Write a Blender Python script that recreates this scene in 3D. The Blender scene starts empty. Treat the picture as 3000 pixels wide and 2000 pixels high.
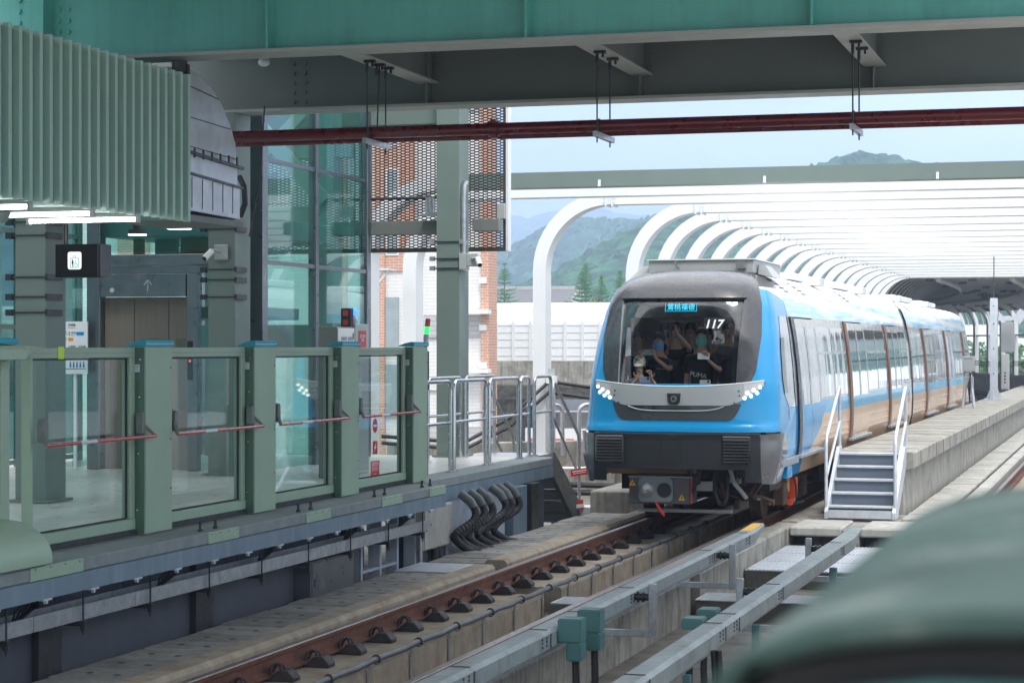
import bpy, bmesh, math, random
from math import sin, cos, pi, radians as R, sqrt, atan2
from mathutils import Vector, Matrix, noise
random.seed(7)
S=bpy.context.scene
COL=S.collection
# ---------------------------------------------------------------- camera
cd=bpy.data.cameras.new('camera'); cam=bpy.data.objects.new('camera',cd); COL.objects.link(cam); S.camera=cam
cam.location=(0,0,2.35); cam.rotation_euler=(R(90),0,R(16.38))
cd.lens=74.1; cd.sensor_width=36; cd.shift_y=0.0053; cd.clip_start=.05; cd.clip_end=12000
cd.dof.use_dof=True; cd.dof.focus_distance=27; cd.dof.aperture_fstop=6.3
# ---------------------------------------------------------------- sky, sun, exposure
SUN_EL,SUN_ROT=R(58),R(150)
w=bpy.data.worlds.new('World'); S.world=w; w.use_nodes=True
nt=w.node_tree; N=nt.nodes; L=nt.links; N.clear()
out=N.new('ShaderNodeOutputWorld'); bg=N.new('ShaderNodeBackground'); L.new(bg.outputs[0],out.inputs[0]); bg.inputs[1].default_value=.1
sky=N.new('ShaderNodeTexSky'); sky.sky_type='NISHITA'; sky.sun_disc=False; sky.sun_elevation=SUN_EL; sky.sun_rotation=SUN_ROT
tc=N.new('ShaderNodeTexCoord'); sep=N.new('ShaderNodeSeparateXYZ'); L.new(tc.outputs['Generated'],sep.inputs[0])
mr=N.new('ShaderNodeMapRange'); mr.inputs[1].default_value=.0; mr.inputs[2].default_value=.55; L.new(sep.outputs[2],mr.inputs[0])
cr=N.new('ShaderNodeValToRGB'); L.new(mr.outputs[0],cr.inputs[0])
e=cr.color_ramp.elements; e[0].position=0; e[0].color=(.78,.80,.84,1); e[1].position=1; e[1].color=(1,1,1,1)
x=e.new(.05); x.color=(.55,.61,.70,1)
x=e.new(.115); x.color=(.255,.32,.45,1)
x=e.new(.2); x.color=(.47,.54,.63,1)
x=e.new(.4); x.color=(.62,.70,.78,1)
sc=N.new('ShaderNodeVectorMath'); sc.operation='SCALE'; L.new(cr.outputs[0],sc.inputs[0])
mr2=N.new('ShaderNodeMapRange'); mr2.inputs[1].default_value=.05; mr2.inputs[2].default_value=.9; mr2.inputs[3].default_value=9.6; mr2.inputs[4].default_value=17; L.new(sep.outputs[2],mr2.inputs[0]); pass
mp=N.new('ShaderNodeMapping'); mp.inputs['Scale'].default_value=(2.2,2.2,7); L.new(tc.outputs['Generated'],mp.inputs[0])
nz=N.new('ShaderNodeTexNoise'); nz.inputs['Scale'].default_value=2.1; nz.inputs['Detail'].default_value=5; nz.inputs['Roughness'].default_value=.5; L.new(mp.outputs[0],nz.inputs[0])
mr3=N.new('ShaderNodeMapRange'); mr3.inputs[1].default_value=.3; mr3.inputs[2].default_value=.7; mr3.inputs[3].default_value=.62; mr3.inputs[4].default_value=1.0; L.new(nz.outputs[0],mr3.inputs[0])
mr4=N.new('ShaderNodeMapRange'); mr4.inputs[1].default_value=.35; mr4.inputs[2].default_value=.65; mr4.inputs[3].default_value=.78; mr4.inputs[4].default_value=1.16; L.new(nz.outputs[0],mr4.inputs[0]); mu=N.new('ShaderNodeMath'); mu.operation='MULTIPLY'; L.new(mr2.outputs[0],mu.inputs[0]); L.new(mr4.outputs[0],mu.inputs[1]); L.new(mu.outputs[0],sc.inputs[3])
mx=N.new('ShaderNodeMix'); mx.data_type='RGBA'; L.new(mr3.outputs[0],mx.inputs[0]); L.new(sky.outputs[0],mx.inputs[6]); L.new(sc.outputs[0],mx.inputs[7])
L.new(mx.outputs[2],bg.inputs[0])
sd=bpy.data.lights.new('sun','SUN'); sun=bpy.data.objects.new('sun',sd); COL.objects.link(sun)
sd.energy=1.3; sd.angle=R(14); sd.color=(1,.96,.9)
az=R(150)   # direction TOWARDS the sun, measured like the sky's sun_rotation (clockwise from +Y)
dv=Vector((sin(az)*cos(SUN_EL),cos(az)*cos(SUN_EL),sin(SUN_EL)))
sun.rotation_euler=dv.to_track_quat('Z','Y').to_euler()
S.view_settings.view_transform='Standard'; S.view_settings.look='None'; S.view_settings.exposure=0.9; S.view_settings.gamma=1
S.cycles.max_bounces=7; S.cycles.diffuse_bounces=4; S.cycles.glossy_bounces=4; S.cycles.transparent_max_bounces=14; S.cycles.transmission_bounces=4
S.cycles.volume_bounces=1; S.cycles.sample_clamp_indirect=6; S.cycles.use_denoising=True; S.cycles.caustics_reflective=False; S.cycles.caustics_refractive=False
# ---------------------------------------------------------------- helpers
class MB:
    def __init__(s): s.v=[]; s.f=[]
    def add(s,vs,fs):
        o=len(s.v); s.v+=[tuple(v) for v in vs]; s.f+=[tuple(i+o for i in f) for f in fs]; return s
    def box(s,x0,x1,y0,y1,z0,z1):
        return s.add([(x0,y0,z0),(x1,y0,z0),(x1,y1,z0),(x0,y1,z0),(x0,y0,z1),(x1,y0,z1),(x1,y1,z1),(x0,y1,z1)],
            [(0,3,2,1),(4,5,6,7),(0,1,5,4),(1,2,6,5),(2,3,7,6),(3,0,4,7)])
    def bar(s,a,b,w,h,up=(0,0,1)):
        a=Vector(a); b=Vector(b); d=(b-a).normalized(); u=Vector(up)
        if abs(d.dot(u))>.99: u=Vector((0,1,0))
        r=d.cross(u).normalized(); u=r.cross(d)
        c=[(-1,-1),(1,-1),(1,1),(-1,1)]
        vs=[p+r*(i*w/2)+u*(j*h/2) for p in (a,b) for i,j in c]
        return s.add(vs,[(3,2,1,0),(4,5,6,7),(0,1,5,4),(1,2,6,5),(2,3,7,6),(3,0,4,7)])
    def tube(s,pts,r,n=8,cap=True):
        pts=[Vector(p) for p in pts]; rs=r if isinstance(r,(list,tuple)) else [r]*len(pts)
        t0=(pts[1]-pts[0]).normalized(); u=t0.orthogonal().normalized(); o=len(s.v); m=len(pts)
        for i,p in enumerate(pts):
            t=(pts[min(i+1,m-1)]-pts[max(i-1,0)]).normalized()
            u=(u-t*u.dot(t)); u=u.normalized() if u.length>1e-6 else t.orthogonal().normalized()
            v=t.cross(u)
            for k in range(n):
                a=2*pi*k/n; s.v.append(tuple(p+(u*cos(a)+v*sin(a))*rs[i]))
        for i in range(m-1):
            for k in range(n):
                k2=(k+1)%n; s.f.append((o+i*n+k,o+i*n+k2,o+(i+1)*n+k2,o+(i+1)*n+k))
        if cap:
            s.f.append(tuple(o+k for k in range(n))[::-1]); s.f.append(tuple(o+(m-1)*n+k for k in range(n)))
        return s
    def cyl(s,a,b,r,n=12): return s.tube([a,b],r,n)
    def prism(s,poly,ax,a,b):
        n=len(poly)
        def P(p,t): return (t,p[0],p[1]) if ax=='x' else ((p[0],t,p[1]) if ax=='y' else (p[0],p[1],t))
        vs=[P(p,a) for p in poly]+[P(p,b) for p in poly]
        fs=[tuple(range(n))[::-1],tuple(range(n,2*n))]+[(i,(i+1)%n,(i+1)%n+n,i+n) for i in range(n)]
        return s.add(vs,fs)
    def grid(s,fn,nu,nv,closed=False):
        vs=[fn(i/nu,j/nv) for j in range(nv+1) for i in range(nu+1)]
        return s.add(vs,[(j*(nu+1)+i,j*(nu+1)+i+1,(j+1)*(nu+1)+i+1,(j+1)*(nu+1)+i) for j in range(nv) for i in range(nu)])
    def ell(s,c,r,nu=12,nv=8,m=None):
        c=Vector(c)
        def fn(u,v):
            a=2*pi*u; b=pi*(v-.5); p=Vector((r[0]*cos(a)*cos(b),r[1]*sin(a)*cos(b),r[2]*sin(b)))
            return tuple(c+(m@p if m else p))
        return s.grid(fn,nu,nv)
    def build(s,name,mat,parent=None,bevel=0,smooth=False,seg=1,fix=True):
        off=Vector((0,0,0)); q=parent
        while q is not None: off+=q.location; q=q.parent
        me=bpy.data.meshes.new(name); me.from_pydata([tuple(Vector(v)-off) for v in s.v],[],s.f)
        bm=bmesh.new(); bm.from_mesh(me)
        if smooth: bmesh.ops.remove_doubles(bm,verts=bm.verts,dist=1e-5)
        if fix: bmesh.ops.recalc_face_normals(bm,faces=bm.faces)
        if bevel>0: bmesh.ops.bevel(bm,geom=[e for e in bm.edges if len(e.link_faces)==2 and e.calc_face_angle(0)>.5],offset=bevel,segments=seg,affect='EDGES',clamp_overlap=True)
        bm.to_mesh(me); bm.free()
        me.materials.append(mat)
        if smooth:
            for p in me.polygons: p.use_smooth=True
            me.set_sharp_from_angle(angle=R(35))
        o=bpy.data.objects.new(name,me); COL.objects.link(o)
        if parent is not None: o.parent=parent
        return o
def each(mb,name,mat,parent=None,**k):
    # one object per connected piece
    p=list(range(len(mb.v)))
    def find(a):
        while p[a]!=a: p[a]=p[p[a]]; a=p[a]
        return a
    for f in mb.f:
        for i in f[1:]: p[find(i)]=find(f[0])
    g={}
    for f in mb.f: g.setdefault(find(f[0]),[]).append(f)
    out=[]
    for fs in g.values():
        ids=sorted({i for f in fs for i in f}); mp={i:j for j,i in enumerate(ids)}; q=MB(); q.v=[mb.v[i] for i in ids]; q.f=[tuple(mp[i] for i in f) for f in fs]; out.append(q.build(name,mat,parent,**k))
    return out
def tag(o,label=None,cat=None,group=None,kind=None):
    if label: o['label']=label
    if cat: o['category']=cat
    if group: o['group']=group
    if kind: o['kind']=kind
    elif cat: o['kind']='thing'
    return o
def thing(name,label,cat,loc=(0,0,0),group=None):
    o=bpy.data.objects.new(name,None); COL.objects.link(o); o.location=loc; o.empty_display_size=.2
    return tag(o,label,cat,group)
KIDS={}
def kids(o): return [c for c in o.children]
def dup(root,loc,label=None,rotz=None,scale=None):
    r=root.copy(); COL.objects.link(r); r.location=loc
    if rotz is not None: r.rotation_euler=(0,0,rotz)
    if scale: r.scale=scale
    if label: r['label']=label
    for ch in list(root.children):
        c=ch.copy(); COL.objects.link(c); c.parent=r
        for g in list(ch.children):
            d=g.copy(); COL.objects.link(d); d.parent=c
    return r
def text(name,body,size,mat,loc,rot,parent=None,ext=.001,align='CENTER'):
    cu=bpy.data.curves.new(name,'FONT'); cu.body=body; cu.size=size; cu.extrude=ext; cu.align_x=align; cu.align_y='CENTER'
    t=bpy.data.objects.new(name,cu); COL.objects.link(t)
    off=Vector((0,0,0)); q=parent
    while q is not None: off+=q.location; q=q.parent
    t.location=Vector(loc)-off; t.rotation_euler=rot; cu.materials.append(mat)
    if parent is not None: t.parent=parent
    return t
FACE_MY=(R(90),0,0)          # text readable from -Y
FACE_PX=(R(90),0,R(90))      # text readable from +X
# ---------------------------------------------------------------- materials
def mat(name,col,rough=.5,metal=0,var=.12,vs=2.5,streak=0,streakcol=(.08,.075,.065),blot=0,blotcol=(.12,.11,.09),bs=1.2,bump=0,bscale=40,spec=.5,coat=0,aniso=(1,1,1),rnd=0):
    m=bpy.data.materials.new(name); m.use_nodes=True; t=m.node_tree; n=t.nodes; l=t.links
    b=n['Principled BSDF']; b.inputs['Roughness'].default_value=rough; b.inputs['Metallic'].default_value=metal
    b.inputs['Specular IOR Level'].default_value=spec
    if coat: b.inputs['Coat Weight'].default_value=coat; b.inputs['Coat Roughness'].default_value=.06
    g=n.new('ShaderNodeNewGeometry'); 
    def noi(scale,det=4,rgh=.55,vec=None):
        k=n.new('ShaderNodeTexNoise'); k.inputs['Scale'].default_value=scale; k.inputs['Detail'].default_value=det; k.inputs['Roughness'].default_value=rgh
        l.new(vec or g.outputs['Position'],k.inputs[0]); return k.outputs[0]
    def mapr(v,a,bb,c=0,d=1):
        k=n.new('ShaderNodeMapRange'); k.inputs[1].default_value=a; k.inputs[2].default_value=bb; k.inputs[3].default_value=c; k.inputs[4].default_value=d; l.new(v,k.inputs[0]); return k.outputs[0]
    def mixc(f,a,bcol):
        k=n.new('ShaderNodeMix'); k.data_type='RGBA'
        if isinstance(f,float): k.inputs[0].default_value=f
        else: l.new(f,k.inputs[0])
        for i,c in ((6,a),(7,bcol)):
            if isinstance(c,tuple): k.inputs[i].default_value=(*c,1)
            else: l.new(c,k.inputs[i])
        return k.outputs[2]
    vec=g.outputs['Position']
    if aniso!=(1,1,1):
        mp=n.new('ShaderNodeMapping'); mp.inputs['Scale'].default_value=aniso; l.new(vec,mp.inputs[0]); vec=mp.outputs[0]
    v=mapr(noi(vs,6,.62,vec),.28,.72)
    lo=tuple(c*(1-var) for c in col); hi=tuple(min(1,c*(1+var)) for c in col)
    c=mixc(v,lo,hi)
    if blot: c=mixc(mapr(noi(bs,8,.65),.5,.68,0,blot),c,blotcol)
    if streak:
        mp=n.new('ShaderNodeMapping'); mp.inputs['Scale'].default_value=(9,9,.7); l.new(g.outputs['Position'],mp.inputs[0])
        c=mixc(mapr(noi(1.3,5,.6,mp.outputs[0]),.48,.75,0,streak),c,streakcol)
    if rnd:
        oi=n.new('ShaderNodeObjectInfo'); k=n.new('ShaderNodeVectorMath'); k.operation='SCALE'; l.new(c,k.inputs[0]); l.new(mapr(oi.outputs['Random'],0,1,1-rnd,1+rnd),k.inputs[3]); c=k.outputs[0]
    l.new(c,b.inputs['Base Color'])
    rr=mapr(noi(vs*2.3,4),.3,.7,max(.02,rough-.1),min(1,rough+.1)); l.new(rr,b.inputs['Roughness'])
    if bump:
        bp=n.new('ShaderNodeBump'); bp.inputs['Strength'].default_value=bump; bp.inputs['Distance'].default_value=.01; l.new(noi(bscale,5,.6),bp.inputs['Height']); l.new(bp.outputs[0],b.inputs['Normal'])
    m['nodes']=1
    return m
def emat(name,col,st):
    m=bpy.data.materials.new(name); m.use_nodes=True; n=m.node_tree.nodes; b=n['Principled BSDF']
    b.inputs['Base Color'].default_value=(*col,1); b.inputs['Emission Color'].default_value=(*col,1); b.inputs['Emission Strength'].default_value=st; return m
def glass(name,tint,refl=.12,rough=.02,body=0,bodycol=(.1,.1,.1),wob=0,ior=1.5):
    m=bpy.data.materials.new(name); m.use_nodes=True; t=m.node_tree; n=t.nodes; l=t.links; n.clear()
    o=n.new('ShaderNodeOutputMaterial'); tr=n.new('ShaderNodeBsdfTransparent'); tr.inputs[0].default_value=(*tint,1)
    gl=n.new('ShaderNodeBsdfGlossy'); gl.inputs['Roughness'].default_value=rough; gl.inputs[0].default_value=(.95,.97,1,1)
    lw=n.new('ShaderNodeLayerWeight'); lw.inputs[0].default_value=.5; pw=n.new('ShaderNodeMath'); pw.operation='POWER'; pw.inputs[1].default_value=5; l.new(lw.outputs['Facing'],pw.inputs[0])
    F0=((ior-1)/(ior+1))**2; fr=n.new('ShaderNodeMath'); fr.operation='MULTIPLY_ADD'; l.new(pw.outputs[0],fr.inputs[0]); fr.inputs[1].default_value=1-F0; fr.inputs[2].default_value=F0
    ad=n.new('ShaderNodeMath'); ad.operation='ADD'; ad.use_clamp=True; ad.inputs[1].default_value=refl; l.new(fr.outputs[0],ad.inputs[0])
    mx=n.new('ShaderNodeMixShader'); l.new(ad.outputs[0],mx.inputs[0])
    base=tr.outputs[0]
    if body:
        d=n.new('ShaderNodeBsdfDiffuse'); d.inputs[0].default_value=(*bodycol,1); m2=n.new('ShaderNodeMixShader'); m2.inputs[0].default_value=body; l.new(tr.outputs[0],m2.inputs[1]); l.new(d.outputs[0],m2.inputs[2]); base=m2.outputs[0]
    l.new(base,mx.inputs[1]); l.new(gl.outputs[0],mx.inputs[2]); l.new(mx.outputs[0],o.inputs[0])
    if wob:
        g=n.new('ShaderNodeNewGeometry'); mp=n.new('ShaderNodeMapping'); mp.inputs["Scale"].default_value=(1.5,1.5,.3); l.new(g.outputs['Position'],mp.inputs[0]); k=n.new('ShaderNodeTexNoise'); k.inputs['Scale'].default_value=1.3; k.inputs['Detail'].default_value=2; l.new(mp.outputs[0],k.inputs[0])
        bp=n.new('ShaderNodeBump'); bp.inputs['Strength'].default_value=wob; bp.inputs['Distance'].default_value=.05; l.new(k.outputs[0],bp.inputs['Height']); l.new(bp.outputs[0],gl.inputs['Normal'])
    return m
def bricks(name,c1,c2,mortar,sx,sy,rough=.85):
    # courses laid over world X (or Y) and Z
    m=bpy.data.materials.new(name); m.use_nodes=True; t=m.node_tree; n=t.nodes; l=t.links; b=n['Principled BSDF']; b.inputs['Roughness'].default_value=rough
    g=n.new('ShaderNodeNewGeometry'); sp=n.new('ShaderNodeSeparateXYZ'); l.new(g.outputs['Position'],sp.inputs[0])
    a=n.new('ShaderNodeMath'); a.operation='ADD'; l.new(sp.outputs[0],a.inputs[0]); l.new(sp.outputs[1],a.inputs[1])
    cb=n.new('ShaderNodeCombineXYZ'); l.new(a.outputs[0],cb.inputs[0]); l.new(sp.outputs[2],cb.inputs[1])
    k=n.new('ShaderNodeTexBrick'); l.new(cb.outputs[0],k.inputs[0]); k.inputs['Color1'].default_value=(*c1,1); k.inputs['Color2'].default_value=(*c2,1); k.inputs['Mortar'].default_value=(*mortar,1)
    k.inputs['Scale'].default_value=1; k.inputs['Brick Width'].default_value=sx; k.inputs['Row Height'].default_value=sy; k.inputs['Mortar Size'].default_value=sy*.11
    l.new(k.outputs[0],b.inputs['Base Color']); return m
CONC=(.34,.325,.285)
M=dict(
 concrete=mat('concrete',CONC,.88,var=.3,vs=3,streak=.7,blot=.75,blotcol=(.13,.125,.1),bs=2.2,bump=.5,bscale=30),
 conc_light=mat('pale concrete',(.44,.43,.39),.88,var=.18,vs=4,streak=.35,blot=.35,blotcol=(.2,.19,.16),bs=1.8,bump=.4,bscale=40),
 walk=mat('weathered walkway concrete',(.37,.355,.31),.9,var=.25,vs=3.5,streak=.55,streakcol=(.15,.14,.12),blot=.6,blotcol=(.17,.16,.135),bs=1.6,bump=.4,bscale=40),
 riser=mat('blue grey tread riser',(.13,.165,.21),.45,metal=.3,var=.15,vs=10),
 conc_sand=mat('sandy concrete',(.36,.305,.235),.9,var=.25,vs=4,streak=.35,streakcol=(.15,.13,.1),blot=.65,blotcol=(.24,.14,.085),bs=3.2,bump=.4,bscale=60),
 conc_dark=mat('damp concrete',(.16,.155,.13),.85,var=.3,vs=2.5,streak=.4,blot=.5,blotcol=(.05,.055,.035),bump=.5,bscale=30),
 slab=mat('trough slab concrete',(.27,.265,.245),.88,var=.2,vs=5,streak=.3,blot=.5,blotcol=(.10,.095,.085),bs=3.5,bump=.4,bscale=40,rnd=.22),
 conc_edge=mat('platform concrete',(.22,.25,.255),.85,var=.14,vs=6,blot=.3,blotcol=(.16,.18,.18),bs=5,bump=.3,bscale=60),
 mud=mat('trench mud',(.15,.135,.11),.6,var=.5,vs=2.2,blot=.6,blotcol=(.05,.045,.035),bs=4,bump=.5,bscale=20),
 tile=mat('platform paving',(.55,.55,.52),.35,var=.1,vs=3,bump=.05),
 psd=mat('screen door green paint',(.30,.415,.305),.45,var=.05,vs=2,streak=.06),
 psd_shade=mat('screen door green with painted shade',(.075,.145,.10),.4,var=.08,vs=2),  # shaded copy of the screen door green
 cap=mat('turquoise cap plastic',(.008,.30,.42),.5,var=.05),
 fascia=mat('blue grey fascia paint',(.145,.21,.265),.5,var=.12,vs=1.5,streak=.25,streakcol=(.42,.46,.53),blot=.2,blotcol=(.2,.21,.22)),
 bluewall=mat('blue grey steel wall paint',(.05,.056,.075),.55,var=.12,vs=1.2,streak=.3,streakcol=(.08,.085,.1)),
 bluelight=mat('light blue grey steel paint',(.32,.36,.42),.5,var=.12,vs=2,streak=.3,streakcol=(.2,.21,.22)),
 black=mat('black rubber',(.018,.018,.02),.55,var=.3,vs=8),
 blackmetal=mat('black steel',(.025,.026,.028),.4,var=.2,vs=6),
 steel=mat('stainless steel',(.62,.63,.64),.2,metal=1,var=.05,vs=6,aniso=(1,1,12)),
 steel_brush=mat('brushed stainless sheet',(.24,.255,.28),.34,metal=1,var=.06,vs=3,aniso=(12,12,.6)),
 galv=mat('galvanised steel',(.46,.48,.50),.42,metal=.75,var=.22,vs=14,blot=.35,blotcol=(.3,.31,.33),bs=6),
 galv_duct=mat('galvanised duct sheet',(.52,.55,.59),.42,metal=.55,var=.12,vs=3,blot=.45,blotcol=(.33,.36,.4),bs=2.4),
 galv_white=mat('bright galvanised plate',(.62,.65,.69),.5,metal=.45,var=.12,vs=9,blot=.3,blotcol=(.42,.42,.4),bs=3),
 rust=mat('rusty rail steel',(.125,.045,.024),.8,var=.5,vs=6,streak=.5,streakcol=(.07,.03,.02),bump=.35,bscale=50),
 railtop=mat('worn rail head',(.25,.2,.175),.35,metal=.7,var=.25,vs=6,aniso=(1,.1,1)),
 clip=mat('dark rail clip iron',(.035,.032,.03),.6,metal=.3,var=.4,vs=12),
 grp=mat('grey green rail cover',(.245,.29,.29),.42,var=.12,vs=2.2,blot=.8,blotcol=(.14,.15,.145),bs=5,streak=.25,streakcol=(.25,.26,.25),bump=.06,bscale=10),
 tealbox=mat('teal junction box plastic',(.06,.165,.165),.45,var=.06),
 yellow=mat('yellow orange marking',(.85,.45,.03),.6,var=.1),
 red=mat('red paint',(.55,.035,.03),.35,var=.1,coat=.3),
 redpipe=mat('red pipe paint',(.13,.004,.009),.3,var=.12,vs=2,coat=.3),
 redbar=mat('red push bar sleeve',(.5,.05,.05),.25,var=.1,coat=.5),
 white=mat('white paint',(.82,.83,.83),.45,var=.03),
 ribwhite=mat('white canopy paint',(.74,.76,.77),.7,spec=.2,var=.03,vs=1.5,streak=.06,streakcol=(.55,.56,.55)),
 teal=mat('teal girder paint',(.15,.52,.46),.5,var=.08,vs=1.2,blot=.25,blotcol=(.06,.2,.165),bs=1.4,streak=.2,streakcol=(.04,.13,.11)),
 teal_panel=mat('pale teal slat paint',(.13,.38,.33),.5,var=.05,vs=1.5),
 teal_edge=mat('pale slat edge paint',(.44,.60,.53),.5,var=.05,vs=1.5),
 greygirder=mat('grey green girder paint',(.165,.18,.17),.55,var=.08,vs=1,streak=.12,streakcol=(.16,.17,.16)),
 flange=mat('pale flange paint',(.42,.43,.40),.5,var=.08,vs=2,blot=.25,blotcol=(.36,.36,.33)),
 column=mat('grey green column paint',(.165,.215,.195),.5,var=.06,vs=1.3,streak=.1,streakcol=(.2,.24,.22)),
 tealsteel=mat('teal shaft steel paint',(.19,.33,.31),.5,var=.1,vs=1.5),
 signblack=mat('black sign housing',(.008,.008,.009),.6,var=.1,spec=.15),
 ink=mat('black ink',(.02,.02,.022),.6,var=.05),
 inkgrey=mat('grey ink',(.25,.25,.26),.6,var=.05),
 paper=mat('white sign sheet',(.66,.70,.76),.5,var=.03),
 blueink=mat('sky blue sign patch',(.06,.36,.75),.5,var=.03),
 cabinet=mat('grey cabinet paint',(.40,.42,.42),.4,var=.06,vs=3),
 cabstain=mat('stained steel cabinet',(.42,.42,.39),.45,metal=.3,var=.1,vs=3,blot=.5,blotcol=(.25,.2,.13),bs=2.2),
 mesh=mat('dark expanded metal',(.085,.075,.062),.6,metal=.2,var=.15),
 limegreen=mat('lime green tape',(.55,.75,.08),.6,var=.03),
)
G=dict(
 door=glass('screen door glass',(.88,.95,.94),.0,.01,ior=1.28),
 shaft=glass('teal lift shaft glass',(.72,.88,.86),.02,.015,body=.04,bodycol=(.10,.32,.29),ior=1.35),
 back=glass('pale teal wall glass',(.62,.86,.84),.0,.02,ior=1.35,body=.5,bodycol=(.03,.10,.095)),
)
# ================================================================ TRACK, DECK AND WALKWAY
RAD=130.; YC=88.
def cpath(X,Y):
    """point of the line X metres beside the datum, bent to the left beyond YC"""
    if Y<=YC: return (X,Y)
    a=(Y-YC)/RAD; return (-RAD+(RAD+X)*cos(a),YC+(RAD+X)*sin(a))
def sweep(mb,poly,ys):
    n=len(poly); o=len(mb.v)
    for y in ys:
        for (x,z) in poly:
            px,py=cpath(x,y); mb.v.append((px,py,z))
    for i in range(len(ys)-1):
        for k in range(n):
            k2=(k+1)%n; mb.f.append((o+i*n+k,o+i*n+k2,o+(i+1)*n+k2,o+(i+1)*n+k))
    mb.f.append(tuple(o+k for k in range(n))[::-1]); mb.f.append(tuple(o+(len(ys)-1)*n+k for k in range(n)))
    return mb
def ys(a,b,curved=170):
    r=[a]; y=a
    if b>YC:
        r.append(YC); y=YC
        while y<b-.1: y=min(b,y+3); r.append(y)
    else: r.append(b)
    return r
g=MB(); g.grid(lambda u,v:(-9000+18000*u,-3000+13000*v,-9),20,20)
tag(g.build('ground',mat('town ground',(.38,.38,.36),.9,var=.3,vs=.02,blot=.5,blotcol=(.06,.1,.05),bs=.01)),kind='structure')
sweep(MB(),[(-13.2,-.45),(4.2,-.45),(4.2,-1.6),(-13.2,-1.6)],ys(-12,260)); 
d=sweep(MB(),[(-13.2,-.45),(4.2,-.45),(4.2,-1.6),(-13.2,-1.6)],ys(-12,260)).build('viaduct_deck',M['mud']); tag(d,kind='structure')
def plinth(x0,x1,y0,y1,z,m='conc_sand',ch=.02):
    return sweep(MB(),[(x0,-.45),(x0,z-ch),(x0+ch,z),(x1-ch,z),(x1,z-ch),(x1,-.45)],ys(y0,y1)).build('track_bed',M[m])
for a in ((-6.62,-5.8,-8,20.9,-.2,'conc_sand'),(-6.62,-5.8,21.6,258,-.2,'conc_sand'),(-5.25,-4.62,-8,258,-.2,'conc_sand'),(-2.5,-1.6,-8,258,-.2,'conc_sand'),(-1.1,-.2,-8,258,-.2,'conc_sand')):
    tag(plinth(*a),kind='structure')
tag(MB().box(-5.76,-5.27,20.95,21.55,-.449,-.3).build('track_bed',M['conc_dark']),kind='structure')
# kerbs: each its own length of concrete upstand
def kerb(x0,x1,y0,y1,z,label,grp='concrete kerb upstands beside the rails',m='conc_light'):
    c=.035; o=sweep(MB(),[(x0,-.449),(x0,z-c),(x0+c,z),(x1-c,z),(x1,z-c),(x1,-.449)],ys(y0,y1)).build('concrete_kerb',M[m],bevel=0)
    tag(o,label,'kerb',grp); return o
kerb(-6.78,-6.52,-6,21.55,.03,'long sandy concrete kerb between grey trough slabs and the near rusty rail',m='conc_sand')
kerb(-6.78,-6.52,22.0,56,.03,'concrete kerb beyond the gap, running past the checker plate to under the train',m='conc_sand')
kerb(-4.62,-4.34,-8,21.25,.0,'stained concrete wall below the rail cover with the twin teal boxes',m='concrete')
kerb(-4.62,-4.34,21.75,27.4,.0,'mossy concrete kerb beyond the small checker plate, below the yellow tipped rail cover',m='concrete')
kerb(-4.62,-4.34,28.6,57,-.02,'grey concrete kerb leading under the train beside the aluminium steps',m='concrete')
kerb(-2.78,-2.52,-8,27.4,.0,'low concrete kerb on the far side of the plain rail cover',m='concrete')
kerb(-2.48,-2.26,30.0,80,.02,'pale concrete kerb between the far trough slabs and the right hand rail',m='conc_light')
# rails
def rail(X,y0,y1,label):
    t=thing('running_rail',label,'rail',(X,y0,-.17),'rusty running rails')
    web=[(-.07,-.17),(-.07,-.155),(-.012,-.13),(-.01,-.045),(-.034,-.035),(-.036,-.004),(.036,-.004),(.034,-.035),(.01,-.045),(.012,-.13),(.07,-.155),(.07,-.17)]
    sweep(MB(),[(X+a,b) for a,b in web],ys(y0,y1)).build('rail_web',M['rust'],t)
    sweep(MB(),[(X-.035,-.004),(X-.028,.003),(X+.028,.003),(X+.035,-.004)],ys(y0,y1)).build('rail_head',M['railtop'],t)
rail(-6.37,-6,250,'rusty running rail with bright head nearest the left platform')
rail(-4.87,-6,250,'rusty running rail half hidden behind the yellow tipped cover rail')
rail(-2.1,-6,250,'rusty rail of the right hand track past the raised walkway')
rail(-.6,-6,250,'outer rusty rail of the right hand track')
# rail clips
clip0=thing('rail_clip','black rail clip with sprung loop on the foot of the near rusty rail','rail clip',(0,0,0),'rail clips along the near rusty rail')
m=MB(); m.prism([(.02,.0),(.25,.0),(.25,.03),(.20,.085),(.12,.085),(.06,.03),(.02,.03)],'y',-.07,.07); m.build('base_plate',M['clip'],clip0,bevel=.006)
m=MB(); m.tube([(.045,-.05,.05),(.05,-.055,.1),(.075,-.02,.13),(.1,.03,.125),(.12,.055,.09),(.12,.05,.05)],.011,8); m.tube([(.03,.04,.04),(.05,.05,.105),(.09,.02,.125),(.13,-.03,.11),(.14,-.05,.08)],.011,8); m.build('spring_loop',M['clip'],clip0,smooth=True)
m=MB(); m.cyl((.13,0,.085),(.13,0,.105),.026,6); m.cyl((.13,0,.1),(.13,0,.125),.014,8); m.build('bolt',M['clip'],clip0)
for i in range(-3,19):
    l=(-6.36,14.97+.735*i,-.198)
    if i==-3: clip0.location=l
    else: dup(clip0,l)
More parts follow.
